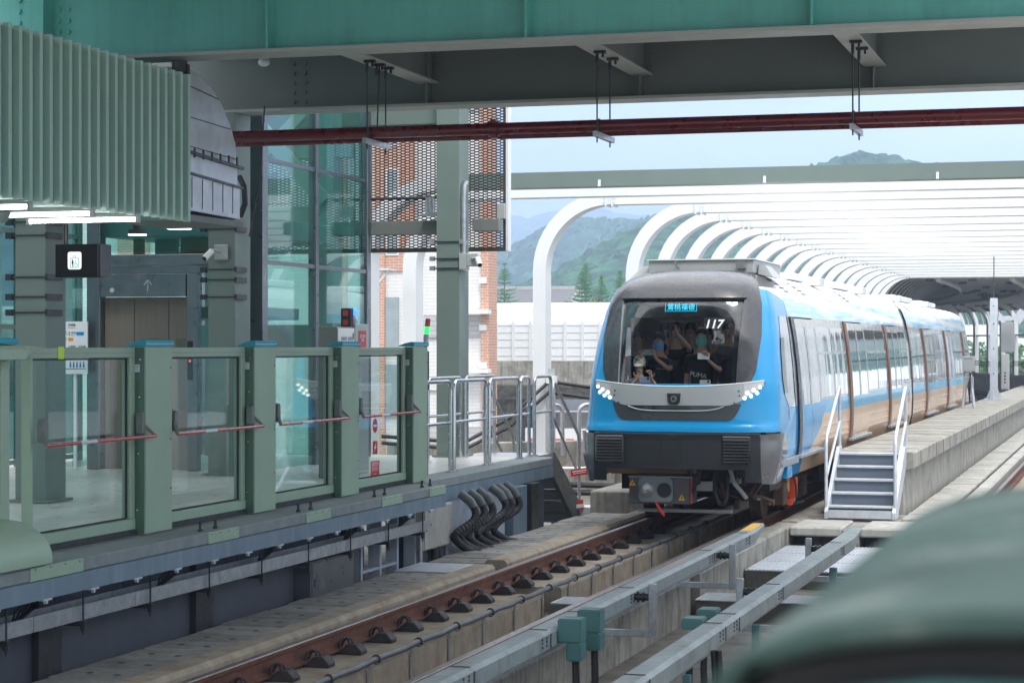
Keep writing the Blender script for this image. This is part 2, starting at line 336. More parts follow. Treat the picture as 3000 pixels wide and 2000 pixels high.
# trough slabs
sl0=thing('trough_slab','grey concrete trough slab with stained lifting holes beside the long kerb','trough slab',(0,0,0),'trough slabs beside the platform wall')
m=MB().box(-.33,.33,-.236,.236,-.07,0); m.build('slab',M['slab'],sl0,bevel=.012)
m=MB()
for a,b in ((-.12,.02),(.12,-.02)): m.cyl((a,b,.0),(a,b,.0015),.03,10)
m.build('lifting_hole',M['ink'],sl0)
y=12.3; first=True
while y<28.6:
    if not 20.85<y<21.9:
        l=(-7.13+random.uniform(-.008,.008),y,-.012+random.uniform(-.007,.007))
        if first: sl0.location=l; first=False
        else: dup(sl0,l,rotz=random.uniform(-.012,.012))
    y+=.5
# checker plates
def checker(name,label,x0,x1,y0,y1,z,block=None,handle=False,ridges=False):
    t=thing(name,label,'checker plate',((x0+x1)/2,(y0+y1)/2,z-.01))
    m=MB().box(x0,x1,y0,y1,z-.012,z); m.build('plate',M['galv_white'],t)
    m=MB()
    if ridges:
        n=int((x1-x0)/.045)
        for i in range(n):
            x=x0+.03+i*.045; m.box(x,x+.018,y0+.01,y1-.01,z,z+.006)
    else:
        i=0; yy=y0+.03
        while yy<y1-.02:
            xx=x0+.03+(i%2)*.02
            while xx<x1-.03:
                s_=1 if (i+int(xx*100))%2 else -1
                m.bar((xx-.011,yy-.007*s_,z+.001),(xx+.011,yy+.007*s_,z+.001),.006,.004); xx+=.04
            yy+=.025; i+=1
    m.build('tread_pattern',M['galv_white'],t)
    if handle:
        pts=[(x0+.3+.5*cos(a),y0+.55,z+.12*sin(a)) for a in [pi*k/10 for k in range(11)]]; MB().tube(pts,.02,8).build('lifting_handle',M['galv'],t,smooth=True)
    return t
checker('checker_plate','bright checker plate in the slab row by the foot of the black hoses',-7.45,-6.82,20.95,21.8,.0)
checker('checker_plate','small checker plate on a concrete step between the two cover rails',-4.3,-2.85,21.3,21.95,-.24)
tag(MB().box(-4.3,-2.85,21.32,21.93,-.449,-.256).build('crossing_step',M['conc_dark']),kind='structure')
checker('checker_plate','checker plate between the rail beds under the clipped pipe',-5.75,-5.28,20.97,21.53,-.285)
for i in range(3):
    checker('checker_plate','ribbed bright plate %s in front of the aluminium steps'%('nearest the camera','in the middle of the run','tucked under the slabs')[i],-4.32,-2.85,24.32+i*1.05,25.34+i*1.05,-.24,ridges=True)
tag(MB().box(-4.32,-2.85,24.34,27.4,-.449,-.256).build('crossing_step',M['conc_dark']),kind='structure')
# slabs in front of the steps
for i,(x0,x1,lb) in enumerate(((-4.3,-3.62,'concrete slab before the aluminium steps, left of the pair'),(-3.38,-2.6,'concrete slab before the aluminium steps, right of the pair'))):
    tag(MB().box(x0,x1,27.5,28.75,-.12,.0).build('concrete_slab',M['conc_light'],bevel=.02),lb,'slab','slabs at the foot of the steps')
tag(MB().box(-4.62,-4.31,27.45,28.55,-.449,-.03).box(-3.61,-3.39,27.5,28.75,-.449,-.03).box(-2.59,-2.3,27.5,28.75,-.449,-.03).box(-4.3,-3.62,28.1,28.7,-.449,-.125).box(-3.38,-2.6,28.1,28.7,-.449,-.125).box(-4.4,-2.5,28.76,30.4,-.449,-.045).build('slab_bearer',M['concrete'],bevel=.01),'stained concrete bearers carrying the slabs before the steps','bearer')
# clipped pipe on flat brackets
t=thing('clipped_pipe','grey conduit clipped on flat brackets along the rail bed edge','pipe',(-5.72,12,-.2))
pts=[]; Y=11.0
while Y<31:
    pts.append((-5.72,Y,-.115+.006*sin(Y*6.1)+.003*sin(Y*9.3))); Y+=.35
MB().tube(pts,.026,10).build('conduit',mat('dark grey conduit',(.10,.105,.11),.45,var=.15),t,smooth=True)
for i in range(-4,14):
    Y=15.66+1.03*i
    b=MB().box(-5.792,-5.782,Y-.02,Y+.02,-.44,-.14).box(-5.79,-5.69,Y-.02,Y+.02,-.146,-.14).build('flat_bracket',M['galv'],t)
    MB().tube([(-5.72+.034*cos(a),Y,-.115+.034*sin(a)) for a in [2*pi*k/12 for k in range(13)]],.008,6).build('pipe_clip',M['blackmetal'],b,smooth=True)
# conductor rail covers
def condrail(X,y0,y1,side,label,brs,straps,boxes,grp):
    t=thing('rail_cover',label,'rail cover',(X,y0,.25))
    w=.095
    prof=[(-w,.235),(-w,.335),(-w+.035,.36),(w-.03,.36),(w,.335),(w,.235),(w-.02,.235),(w-.02,.32),(-w+.02,.32),(-w+.02,.235)]
    MB().prism([(X+a,b) for a,b in prof],'y',y0,y1-.75).build('cover',M['grp'],t)
    # tapered end
    m=MB(); ye=y1-.748
    a=[(X-w,ye,.235),(X-w,ye,.335),(X-w+.035,ye,.36),(X+w-.03,ye,.36),(X+w,ye,.335),(X+w,ye,.235)]
    b=[(X-w,y1,.33),(X-w,y1,.36),(X-w+.035,y1,.375),(X+w-.05,y1,.375),(X+w-.02,y1-.08,.36),(X+w-.02,y1-.08,.33)]
    m.add(a+b,[(i,(i+1)%6,(i+1)%6+6,i+6) for i in range(6)]+[tuple(range(6))[::-1],tuple(range(6,12))]); m.build('end_ramp',M['grp'],t)
    MB().box(X-.055,X+.055,y0,y1-.5,.19,.234).build('conductor',M['galv'],t)
    for Y in straps:
        MB().box(X-w-.004,X-w,Y-.012,Y+.012,.235,.337).box(X-w+.03,X+w-.025,Y-.012,Y+.012,.3602,.364).box(X+w,X+w+.004,Y-.012,Y+.012,.235,.337).build('strap',M['ink'],t)
    m=MB()
    for Y in straps:
        for k in (1,2):
            for z in (.265,.295,.32): m.cyl((X+w,Y-.11*k,z),(X+w+.006,Y-.11*k,z),.009,6)
    m.build('rivet',M['blackmetal'],t)
    for Y in brs:
        xb=X+side*.25
        MB().bar((xb,Y,-.03),(xb,Y,.41),.06,.06).bar((xb-side*.03,Y,0),(X-side*.3,Y,0),.055,.055).build('bracket',M['galv'],t,bevel=.004)
        MB().cyl((xb-side*.03,Y,.3),(X+side*.1,Y,.3),.03,12).cyl((xb-side*.07,Y,.3),(xb-side*.085,Y,.3),.042,12).cyl((xb-side*.11,Y,.3),(xb-side*.125,Y,.3),.042,12).build('insulator',M['blackmetal'],t,smooth=True)
    for Y in boxes:
        j=(MB().box(*sorted((X+side*.1,X+side*.27)),Y-.085,Y+.085,.25,.42).box(*sorted((X+side*.16,X+side*.27)),Y-.085,Y+.085,.12,.2495) if side>0 else MB().box(*sorted((X+side*.1,X+side*.25)),Y-.1,Y+.1,.29,.372)).build('junction_box',M['tealbox'],t,bevel=.009,seg=2)
        m=MB()
        for k in (-.025,.03): m.tube([(X+side*.21,Y+k,.13),(X+side*.215,Y+k*1.2,-.1),(X+side*.205,Y+k,-.3),(X+side*.22,Y+k*1.5,-.448)],.02,8)
        m.build('cable',M['black'],j,smooth=True)
    return t
c1=condrail(-4.015,7,23.5,1,'grey green conductor rail cover with yellow tip pointing at the train','',[22.6,20.4,17.35,15.35,14.3,12.5],[14.6,15.12],None) if False else None
c1=condrail(-4.015,7,23.5,1,'grey green conductor rail cover with yellow tip pointing at the train',[20.5,16.9],[22.35,20.35,17.0,15.35,14.3,12.5],[14.55,15.1],None)
MB().bar((-4.015,22.62,.3612),(-4.015,22.76,.3612),.12,.002).bar((-4.015,22.76,.3615),(-4.015,23.42,.3745),.12,.003).build('yellow_mark',M['yellow'],c1)
for k in range(5): MB().bar((-4.05,18.6+k*.16,.3605),(-3.99,18.68+k*.16,.3605),.05,.002).build('warning_mark',mat('faded red print',(.52,.33,.32),.6),c1)
c2=condrail(-2.9,7,23.2,-1,'plain grey green conductor rail cover ending before the ribbed plates',[21.4,17.5],[21.5,17.6,15.55,15.0,12.5],[15.2,15.75],None)
each(MB().bar((-2.8,13.6,.2),(-2.8,13.6,-.2),.05,.05).bar((-2.79,20.6,.2),(-2.79,20.6,-.2),.07,.07).bar((-2.79,16.2,.2),(-2.79,16.2,-.2),.06,.06),'support_leg',M['tealbox'],c2)
m=MB()
for k in (0,.04): m.tube([(-2.78+k,14.4,.25),(-2.77+k,14.42,0),(-2.78+k,14.38,-.44)],.02,8)
m.build('cable',M['black'],c2,smooth=True)
# raised walkway
sweepY=ys(30.4,150)
tag(sweep(MB(),[(-4.1,.70),(-4.1,.85),(-3.0,.85),(-2.98,.83),(-2.98,.62),(-3.12,.60),(-3.12,-.449),(-4.0,-.449),(-4.0,.70)],sweepY).build('walkway',M['walk']),kind='structure')
m=MB()
for k in range(44): m.box(-4.08,-2.985,31.5+1.3*k,31.515+1.3*k,.8515,.8535).box(-2.979,-2.976,31.5+1.3*k,31.515+1.3*k,.63,.83)
tag(m.build('walkway_joint',M['ink']),kind='structure')
sl1=thing('walkway_trough_slab','weathered concrete slab in the strip beside the raised walkway','trough slab',(0,0,0),'trough slabs beside the raised walkway')
MB().box(-.24,.24,-.138,.138,-.06,0).build('slab',M['conc_light'],sl1,bevel=.01)
first=True
for i in range(150):
    l=(-2.78,29.3+i*.3,.0+random.uniform(-.008,.008))
    if first: sl1.location=l; first=False
    else: dup(sl1,l,rotz=random.uniform(-.01,.01))
# aluminium steps
t=thing('aluminium_steps','bright aluminium steps with tubular handrails climbing to the raised walkway','steps',(-3.55,29.5,0))
x0,x1=-4.02,-3.1; n=5; rise=.845/n; run=.27; Y0=29.05
for s_ in (x0,x1):
    MB().prism([(Y0-.12,.0),(Y0-.12,.1),(Y0+n*run-.2,.93),(Y0+n*run+.03,.93),(Y0+n*run+.03,.7),(Y0+.2,.0)],'x',s_-.025,s_+.025).build('stringer',M['galv_white'],t,bevel=.004)
for i in range(n):
    z=rise*(i+1)-.0; y=Y0+i*run
    a=MB().box(x0+.026,x1-.026,y,y+run+.01,z-.03,z).build('tread',M['galv_white'],t,bevel=.004)
    m=MB().box(x0+.026,x1-.026,y+run*.12,y+run*.12+.006,z-rise+.001,z-.031)
    r_=m.build('riser',M['riser'],t)
    m=MB(); zz=z-rise+.015; q=0
    while zz<z-.04:
        xx=x0+.05+(q%2)*.02
        while xx<x1-.05: m.bar((xx-.01,y+run*.12-.001,zz-.006),(xx+.01,y+run*.12-.001,zz+.006),.006,.004,up=(0,1,0)); xx+=.04
        zz+=.022; q+=1
    m.build('tread_pattern',M['bluelight'],r_)
MB().box(x0+.03,x1-.03,Y0-.1,Y0-.094,.01,.12).build('kick_plate',M['galv_white'],t)
for s_ in (x0-.01,x1+.01):
    MB().tube([(s_,Y0-.02,.06),(s_,Y0-.02,1.0),(s_,Y0+.03,1.12),(s_,Y0+n*run-.05,1.76),(s_,Y0+n*run,1.77),(s_,Y0+n*run+.03,1.72),(s_,Y0+n*run+.03,.9)],.024,10).build('handrail',M['galv_white'],t,smooth=True)
    MB().tube([(s_,Y0-.02,.55),(s_,Y0+n*run+.03,1.28)],.02,10).build('mid_rail',M['galv_white'],t,smooth=True)
# equipment on the walkway
t=thing('signal_mast','square white signal mast with flared foot on the raised walkway','mast',(-3.72,60.8,.85))
MB().bar((-3.72,60.8,.85),(-3.72,60.8,3.72),.21,.21,up=(0,1,0)).build('mast_post',M['galv_white'],t,bevel=.01)
m=MB().box(-3.95,-3.49,60.57,61.03,.851,.875)
for a,b in ((1,0),(-1,0),(0,1),(0,-1)):
    m.add([(-3.72+a*.1-b*.006,60.8+b*.1-a*.006,.875),(-3.72+a*.22-b*.006,60.8+b*.22-a*.006,.875),(-3.72+a*.1-b*.006,60.8+b*.1-a*.006,1.2),(-3.72+a*.1+b*.006,60.8+b*.1+a*.006,.875),(-3.72+a*.22+b*.006,60.8+b*.22+a*.006,.875),(-3.72+a*.1+b*.006,60.8+b*.1+a*.006,1.2)],[(0,1,2),(3,5,4),(0,3,4,1),(1,4,5,2),(0,2,5,3)])
m.build('base_flange',M['galv_white'],t)
MB().cyl((-3.72,60.8,3.72),(-3.72,60.8,4.9),.015,6).cyl((-3.72,60.8,3.72),(-3.72,60.8,4.1),.03,6).build('aerial',M['blackmetal'],t)
MB().bar((-3.6,60.8,3.15),(-2.75,60.8,3.15),.14,.14).bar((-3.1,60.7,3.05),(-2.9,60.7,3.35),.2,.25).build('cross_arm',M['galv_white'],t)
m=MB(); [m.cyl((-3.72,60.69,z),(-3.72,60.685,z),.02,8) for z in (1.6,2.3,3.0,3.5)]; m.build('bolt',M['blackmetal'],t)
def cabinet(label,x,y,z,w,d,h,holes=True):
    t=thing('equipment_cabinet',label,'cabinet',(x,y,z))
    MB().box(x-w/2,x+w/2,y-d/2,y+d/2,z,z+h).build('housing',M['cabinet'],t,bevel=.01)
    MB().box(x-w/2+.02,x+w/2-.02,y-d/2-.012,y-d/2,z+.04,z+h-.04).build('door_leaf',M['cabinet'],t,bevel=.004)
    m=MB(); [m.cyl((x,y-d/2-.012,z+h*.2+k*.09),(x,y-d/2-.016,z+h*.2+k*.09),.028,8) for k in range(4)]
    if holes: m.build('cable_gland',M['ink'],t)
cabinet('tall grey cabinet fixed beside the square white mast',-3.42,61.0,1.15,.22,.25,1.0); cabinet('grey cabinet hanging higher beside the white mast',-3.38,61.3,2.2,.34,.3,.85,False)
t=thing('trackside_box','grey trackside signal box on splayed legs at the walkway edge near the train tail','signal box',(-3.85,52.8,.85))
MB().box(-3.98,-3.7,52.68,52.92,1.75,2.12).box(-3.95,-3.72,52.7,52.9,1.35,1.62).build('housing',M['cabinet'],t,bevel=.01)
m=MB(); [m.bar((-3.84+a*.05,52.8+b*.05,1.7),(-3.84+a*.14,52.8+b*.14,.852),.04,.04) for a in (-1,1) for b in (-1,1)]; m.build('leg',M['galv_white'],t)
m=MB(); [m.tube([(-3.8+k*.02,52.66,1.72),(-3.78-k*.03,52.62,1.4),(-3.8,52.66,1.0)],.014,6) for k in range(3)]; m.build('cable',M['black'],t,smooth=True)
m=MB(); [m.box(-3.93+k*.05,-3.91+k*.05,52.675,52.68,2.05,2.08) for k in range(4)]; m.build('label_plate',M['ink'],t)
# ================================================================ LEFT PLATFORM
EX=-7.15; EX2=-7.55; PZ=.85
tag(MB().box(-13.6,-7.19,-8,21.74,.64,PZ).box(-13.6,EX2-.04,21.74,27.65,.6,PZ).build('platform_floor',M['tile']),kind='structure')
tag(MB().box(-7.75,EX,-8,21.75,.755,PZ+.004).box(-7.95,EX2,21.752,27.66,.74,PZ+.004).build('platform_edge',M['conc_edge'],bevel=.012),kind='structure')
tag(MB().box(-7.19,EX+.004,-8,21.76,.622,.754).box(-7.6,EX2+.004,21.762,27.655,.585,.739).build('platform_fascia',M['fascia']),kind='structure')
t=thing('fascia_bracket','row of small bright brackets under the blue grey platform fascia','brackets',(-7.15,12,.6)) if False else None
for i in range(15):
    y=11.6+i*.69; o=MB().box(-7.17,-7.135,y-.06,y+.06,.612,.624).box(-7.165,-7.14,y-.012,y+.012,.59,.612).build('fascia_clip',M['galv_white']); tag(o,'small bright metal clip on the bottom lip of the platform fascia','clip','clips under the platform fascia')
# wall below platform
WX=-7.58
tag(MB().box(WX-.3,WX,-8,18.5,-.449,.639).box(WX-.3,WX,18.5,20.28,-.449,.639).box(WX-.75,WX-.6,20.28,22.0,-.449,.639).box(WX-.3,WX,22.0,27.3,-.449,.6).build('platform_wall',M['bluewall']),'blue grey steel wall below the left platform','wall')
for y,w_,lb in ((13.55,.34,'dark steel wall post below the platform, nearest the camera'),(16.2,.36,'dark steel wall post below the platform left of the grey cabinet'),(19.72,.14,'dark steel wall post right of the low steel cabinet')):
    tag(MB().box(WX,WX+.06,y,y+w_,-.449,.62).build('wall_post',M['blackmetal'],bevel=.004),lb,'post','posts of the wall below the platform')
t=thing('recess_frame','light grey frame of the dark recess below the platform','frame',(WX,21,-.449))
for y in (20.3,20.86,21.4,21.98): MB().box(WX-.12,WX+.01,y-.028,y+.028,-.449,.6).build('upright',M['bluelight'],t)
MB().box(WX-.11,WX+.005,20.33,21.37,.02,.05).build('cross_bar',M['bluelight'],t)
for y,w_,lb,m_ in ((25.45,.62,'blue steel box column under the platform end','bluelight'),(26.3,.35,'dark steel panel beside the box column under the platform end','blackmetal')):
    tag(MB().box(WX,WX+.12,y,y+w_,-.449,.58).build('support_post',mat('blue steel post paint',(.12,.17,.21),.5,streak=.3,streakcol=(.05,.07,.09)) if m_=='bluelight' else M[m_],bevel=.006),lb,'post')
tag(MB().box(WX,WX+.02,23.05,25.4,-.1,.58).build('steel_sheet',M['bluelight'],bevel=.004),'pale streaked steel panel behind the black hoses','panel')
# cable tray
t=thing('cable_tray','galvanised cable tray hung below the left platform edge','cable tray',(-7.35,12,.4))
sections=[-2,1.6,4.6,7.6,10.6,13.1,14.65,16.2,17.3,18.9,20.3,21.75]
for a,b in zip(sections,sections[1:]):
    MB().prism([(-7.31,.37),(-7.31,.48),(-7.315,.48),(-7.315,.375),(-7.5,.375),(-7.5,.48),(-7.505,.48),(-7.505,.37)],'y',a+.004,b-.004).build('tray_length',M['galv'],t)
m=MB()
for k in range(4): m.tube([(-7.36-k*.03,-2,.405),(-7.36-k*.03,10,.41),(-7.36-k*.03,21.9,.405)],.013,6)
m.build('cable',M['black'],t)
for i in range(-2,9):
    y=12.69+1.09*i
    r_=MB().cyl((-7.29,y,.62),(-7.29,y,.27),.008,6).cyl((-7.52,y,.62),(-7.52,y,.3),.008,6).build('hanger_rod',M['blackmetal'],t)
    MB().box(-7.54,-7.27,y-.02,y+.02,.33,.368).cyl((-7.29,y,.33),(-7.29,y,.30),.022,6).build('hanger_shoe',M['blackmetal'],r_)
for i,(y) in enumerate((13.05,15.3,17.3,19.4,21.0)):
    m=MB()
    for k in range(5): m.tube([(-7.4-.02*k,y-.1+.05*k,.42),(-7.36,y-.12+.07*k,.53),(-7.3,y-.05+.03*k,.61),(-7.32,y+.02*k,.64)],.009,6)
    tag(m.build('cable_bunch',M['black'],smooth=True),'bunch of black cables rising from the tray to the platform edge','cables','cable bunches at the tray')
def steelcab(label,y0,y1,z0,z1,m_,d=.16):
    t=thing('steel_cabinet',label,'cabinet',(WX+d/2,y0,z0))
    MB().box(WX+.001,WX+d,y0,y1,z0,z1).build('housing',M[m_],t,bevel=.006)
    l=MB().box(WX+d,WX+d+.012,y0+.015,y1-.015,z0+.015,z1-.015).build('door_leaf',M[m_],t,bevel=.003)
    MB().box(WX+d+.012,WX+d+.02,y0+.05,y0+.065,z0+(z1-z0)*.45,z0+(z1-z0)*.62).build('handle',M['blackmetal'],l)
    return t
a=steelcab('low stainless steel cabinet on the wall below the second glass gate',18.5,19.62,-.12,.33,'steel_brush',.17)
b=steelcab('stained steel cabinet below the platform beside the black hoses',22.0,23.0,.1,.575,'cabstain',.1)
m=MB()
for k in range(2): m.tube([(WX+.06,22.5+.15*k,.11),(WX+.06,22.5+.15*k,-.2),(WX+.07,22.52+.15*k,-.445)],.045,10)
tag(m.build('ribbed_conduit',M['black'],smooth=True),'two short black conduits dropping from the stained cabinet','conduit')
o=MB().tube([(WX+.08,21.95,.3),(WX+.08,21.95,-.2),(WX+.1,22.0,-.35),(WX+.25,22.1,-.42)],.022,8).build('bent_conduit',M['galv'],smooth=True); tag(o,'thin grey conduit curving to the floor left of the stained cabinet','conduit')
# black corrugated hoses
tops=[23.16,23.5,23.83,24.37,24.62,24.95]; bots=[23.3,23.47,23.75,24.1,24.4,24.75]
for i,(a,b) in enumerate(zip(tops,bots)):
    t=thing('corrugated_hose','black corrugated hose curving from the platform end down to the slabs, %s'%('leftmost of six','second from left','third from left','fourth from left','fifth from left','rightmost of six')[i],'hose',(-7.3,a,.6),'corrugated hoses under the platform end')
    P=[Vector((-7.42,a,.66)),Vector((-7.27,a+.02,.5)),Vector((-7.25,a-.05,.36)),Vector((-7.4,a-.36 if i>1 else a-.25,.22)),Vector((-7.42,b-.28,.12)),Vector((-7.36,b-.02,.0)),Vector((-7.25,b+.12,-.05))]
    pts=[]
    for k in range(len(P)-1):
        p0=P[max(0,k-1)];p1=P[k];p2=P[k+1];p3=P[min(len(P)-1,k+2)]
        for q in range(14):
            u=q/14; pts.append(.5*((2*p1)+(p2-p0)*u+(2*p0-5*p1+4*p2-p3)*u*u+(3*p1-p0-3*p2+p3)*u**3))
    pts.append(P[-1]); MB().tube(pts,[.043+.006*(k%2) for k in range(len(pts))],10).build('hose',mat('black hose plastic',(.006,.006,.007),.5,var=.2) if i==0 else bpy.data.materials['black hose plastic'],t)
    MB().tube([(-7.43,a,.66),(-7.31,a+.01,.57),(-7.27,a+.02,.50)],[.052,.054,.05],12).build('end_cuff',mat('grey hose cuff',(.09,.105,.105),.5) if i==0 else bpy.data.materials['grey hose cuff'],t,smooth=True)
# ---------------------------------------------------------------- screen doors
PX=-7.53; PL=.49; PD=.116; SP=2.175; Y0=15.27
def post(i,label):
    y=Y0+SP*i
    t=thing('screen_door_post',label,'door post',(PX-PD/2,y+PL/2,PZ),'green screen door posts')
    MB().box(PX-PD,PX,y,y+PL,PZ+.012,2.35).build('post_body',M['psd'],t,bevel=.006,seg=2)
    MB().box(PX-PD+.008,PX-.008,y-.006,y,PZ+.02,2.345).build('shaded_side',M['psd_shade'],t)  # darker sheet paints shade onto the near side of the post
    prof=[(PX-PD-.055,2.352),(PX-PD-.05,2.364),(PX-PD+.02,2.39),(PX-.03,2.405),(PX+.012,2.405),(PX+.012,2.352)]
    MB().prism(prof,'y',y-.01,y+PL+.01).build('cap',M['cap'],t,bevel=.004)
    MB().box(PX+.0122,PX+.0135,y-.008,y+PL+.008,2.374,2.378).build('cap_line',M['paper'],t)
    m=MB()
    for z in (1.05,1.5,1.95,2.25): m.ell((PX-PD*.5+.02*(z-1.5),y-.007,z),(.008,.006,.008),8,6)
    m.build('screw',M['steel'],t)
    m=MB(); [m.ell((PX+.001,y+PL-.03,z),(.006,.008,.008),8,6) for z in (1.2,1.6,2.18)]; m.build('rivet',M['ink'],t)
    s=MB().box(PX-PD+.012,PX-PD+.07,y-.0085,y-.0065,2.15,2.21).build('sticker',M['paper'],t)
    MB().box(PX-PD+.016,PX-PD+.064,y-.0095,y-.0087,2.19,2.197).box(PX-PD+.016,PX-PD+.056,y-.0095,y-.0087,2.175,2.179).box(PX-PD+.016,PX-PD+.06,y-.0095,y-.0087,2.162,2.166).build('print_line',M['inkgrey'],s)
    MB().ell((PX-PD*.35,y-.01,1.79),(.012,.012,.012),10,8).build('key_lock',M['steel'],t,smooth=True)
    return t
post(0,'green screen door post with turquoise cap, nearest the camera of the four')
post(1,'green turquoise-capped post between the second and third glass gates')
post(2,'green turquoise-capped post in front of the white control box')
post(3,'last green turquoise-capped post, beside the steel handrails and signal light')
def gate(i,label):
    y0=Y0+SP*(i-1)+PL+.01; y1=Y0+SP*i-.008; gx=-7.66
    t=thing('glass_gate',label,'screen door',(gx,(y0+y1)/2,PZ),'glass screen door gates')
    MB().box(gx-.03,gx+.045,y0,y1,2.265,2.345).box(gx-.03,gx+.05,y0,y1,.90,.985).box(gx-.03,gx+.045,y1-.085,y1,.9852,2.2648).box(gx-.03,gx+.045,y0,y0+.04,.9852,2.2648).build('frame',M['psd'],t,bevel=.005)
    MB().box(gx+.0455,gx+.048,y0,y1,2.30,2.304).build('groove',M['inkgrey'],t)
    MB().box(gx-.008,gx+.004,y0+.042,y1-.087,.987,2.263).build('pane',G['door'],t)
    m=MB().box(gx+.005,gx+.02,y0+.042,y1-.087,.987,1.0).box(gx+.005,gx+.02,y1-.1,y1-.087,1.0,2.263).box(gx+.005,gx+.02,y0+.042,y1-.1,2.25,2.263); m.build('gasket',M['ink'],t)
    MB().box(gx-.05,gx+.06,y0-.02,y1+.02,.856,.899).build('floor_track',M['blackmetal'],t)
    b=MB().cyl((PX+.05,y0-.02,1.64),(PX+.05,y1+.09,1.64),.014,12).build('push_bar',M['redbar'],t,smooth=True)
    for ya,sg in ((y1+.09,-1),(y0-.02,1)):
        MB().bar((PX+.055,ya,1.64),(PX-.02,ya+sg*.08,1.74),.028,.02).prism([(ya+sg*.10-.03,1.66),(ya+sg*.10+.03,1.66),(ya+sg*.10+.03,1.80),(ya+sg*.10+.015,1.83),(ya+sg*.10-.015,1.83),(ya+sg*.10-.03,1.80)],'x',PX-.06,PX+.0).build('bar_lever',M['greygirder'],b,bevel=.004)
    MB().cyl((PX+.0501,y0+.5,1.6405),(PX+.0501,y0+.75,1.6405),.0146,12).build('bar_print',M['paper'],b,smooth=True)
    return t
g0=gate(0,'wide glass gate with lime tape on its top rail, nearest the camera')
MB().box(-7.614,-7.61,14.0,14.09,2.26,2.352).build('tape',M['limegreen'],g0)
gate(1,'glass gate between the two nearest capped posts')
gate(2,'third glass gate in front of the lift shaft')
g3=gate(3,'glass gate carrying red no-entry and high voltage signs')
# signs on last gate (read from the track side)
sy=20.9; sx=-7.655
def disc(mb,y,z,r,x,n=28): mb.prism([(y+r*cos(2*pi*k/n),z+r*sin(2*pi*k/n)) for k in range(n)],'x',x,x+.0012)
m=MB(); disc(m,sy+.02,1.52,.075,sx); s1=m.build('no_entry_sign',M['red'],g3)
MB().box(sx+.0013,sx+.002,sy-.035,sy+.075,1.508,1.532).build('white_bar',M['paper'],s1)
s2=MB().box(sx,sx+.0012,sy-.05,sy+.09,1.22,1.36).build('voltage_sign',M['red'],g3,bevel=.0004)
MB().prism([(sy+.05,1.345),(sy-.015,1.28),(sy+.015,1.28),(sy-.02,1.235),(sy+.06,1.30),(sy+.03,1.30)],'x',sx+.0013,sx+.002).build('flash',M['paper'],s2)
s3=MB().box(sx,sx+.0012,sy-.11,sy+.15,.99,1.15).build('warning_sign',M['red'],g3)
text('lettering','高壓危險\n禁止進入',.052,M['paper'],(sx+.0014,sy+.02,1.09),FACE_PX,s3,ext=.0003)
text('lettering','No Entry',.022,M['paper'],(sx+.0014,sy+.02,1.012),FACE_PX,s3,ext=.0003)
# platform edge boxes
for i,(a,b,lb) in enumerate(((12.75,13.5,'beneath the rounded green cowl'),(15.62,16.22,'between the first post and second gate'),(17.72,18.32,'below the second post'),(19.72,20.32,'below the third post'),(21.2,21.74,'at the corner below the last post'))):
    t=thing('edge_box','small green steel box set in the platform edge %s'%lb,'edge box',(EX,a,.76),'green boxes in the platform edge')
    MB().box(EX-.12,EX+.012,a,b,.76,.853).build('box_face',M['psd'],t,bevel=.003)
    m=MB(); [m.cyl((EX+.013,a+(b-a)*q,.838),(EX+.016,a+(b-a)*q,.838),.006,6) for q in (.08,.36,.64,.92)]; m.build('screw',M['ink'],t)
    for q in (.12,.62):
        MB().cyl((EX-.1,a+(b-a)*q,.853),(EX-.1,a+(b-a)*q,.93),.012,8).cyl((EX-.1,a+(b-a)*q,.854),(EX-.1,a+(b-a)*q,.875),.022,6).build('anchor_bolt',M['blackmetal'],t)
# sliding door unit cut by the left edge
t=thing('sliding_door_unit','green sliding screen door unit with turquoise cap and rounded cowl at the platform edge','sliding door',(-7.5,11.5,PZ))
MB().prism([(-7.66,2.26),(-7.66,2.345),(-7.5,2.37),(-7.38,2.36),(-7.36,2.33),(-7.36,2.26)],'y',9,13.1).add([(-7.64,13.1,2.27),(-7.37,13.1,2.27),(-7.37,13.1,2.35),(-7.5,13.1,2.368),(-7.64,13.1,2.345),(-7.66,13.75,2.345),(-7.6,13.75,2.35)],[(0,1,2,3,4),(1,0,5,6),(2,1,6),(3,2,6),(4,3,6,5),(0,4,5)]).build('hood',M['psd'],t,bevel=.004)
MB().prism([(-7.68,2.372),(-7.66,2.40),(-7.5,2.415),(-7.4,2.41),(-7.39,2.372)],'y',9,13.05).build('cap',M['cap'],t,bevel=.006)
cw=[(-7.52,PZ+.012),(-7.52,1.16)]+[(-7.46+.36*sin(a),.9+.26*cos(a)) for a in [pi/2*k/12 for k in range(13)]]+[(-7.1,.872),(-7.12,PZ+.012)]
MB().prism(cw,'y',9,12.98).build('cowl',M['psd'],t,smooth=True)
MB().prism([(-7.6,1.165),(-7.6,1.3),(-7.53,1.3),(-7.5,1.24),(-7.46,1.24),(-7.45,1.165)],'y',9,12.75).build('step_trim',M['psd'],t,bevel=.004)
MB().box(-7.62,-7.52,13.02,13.14,1.1,2.259).box(-7.62,-7.52,12.2,12.28,1.3,2.259).box(-7.62,-7.53,12.28,13.02,1.31,1.42).build('jamb',M['psd'],t,bevel=.005)
MB().box(-7.64,-7.60,12.7,13.02,1.42,2.259).build('jamb_panel',M['psd_shade'],t)
MB().box(-7.6,-7.59,9,12.2,1.3,2.259).build('pane',G['door'],t); MB().box(-7.64,-7.61,12.3,12.66,1.43,2.24).build('pane',G['door'],t)
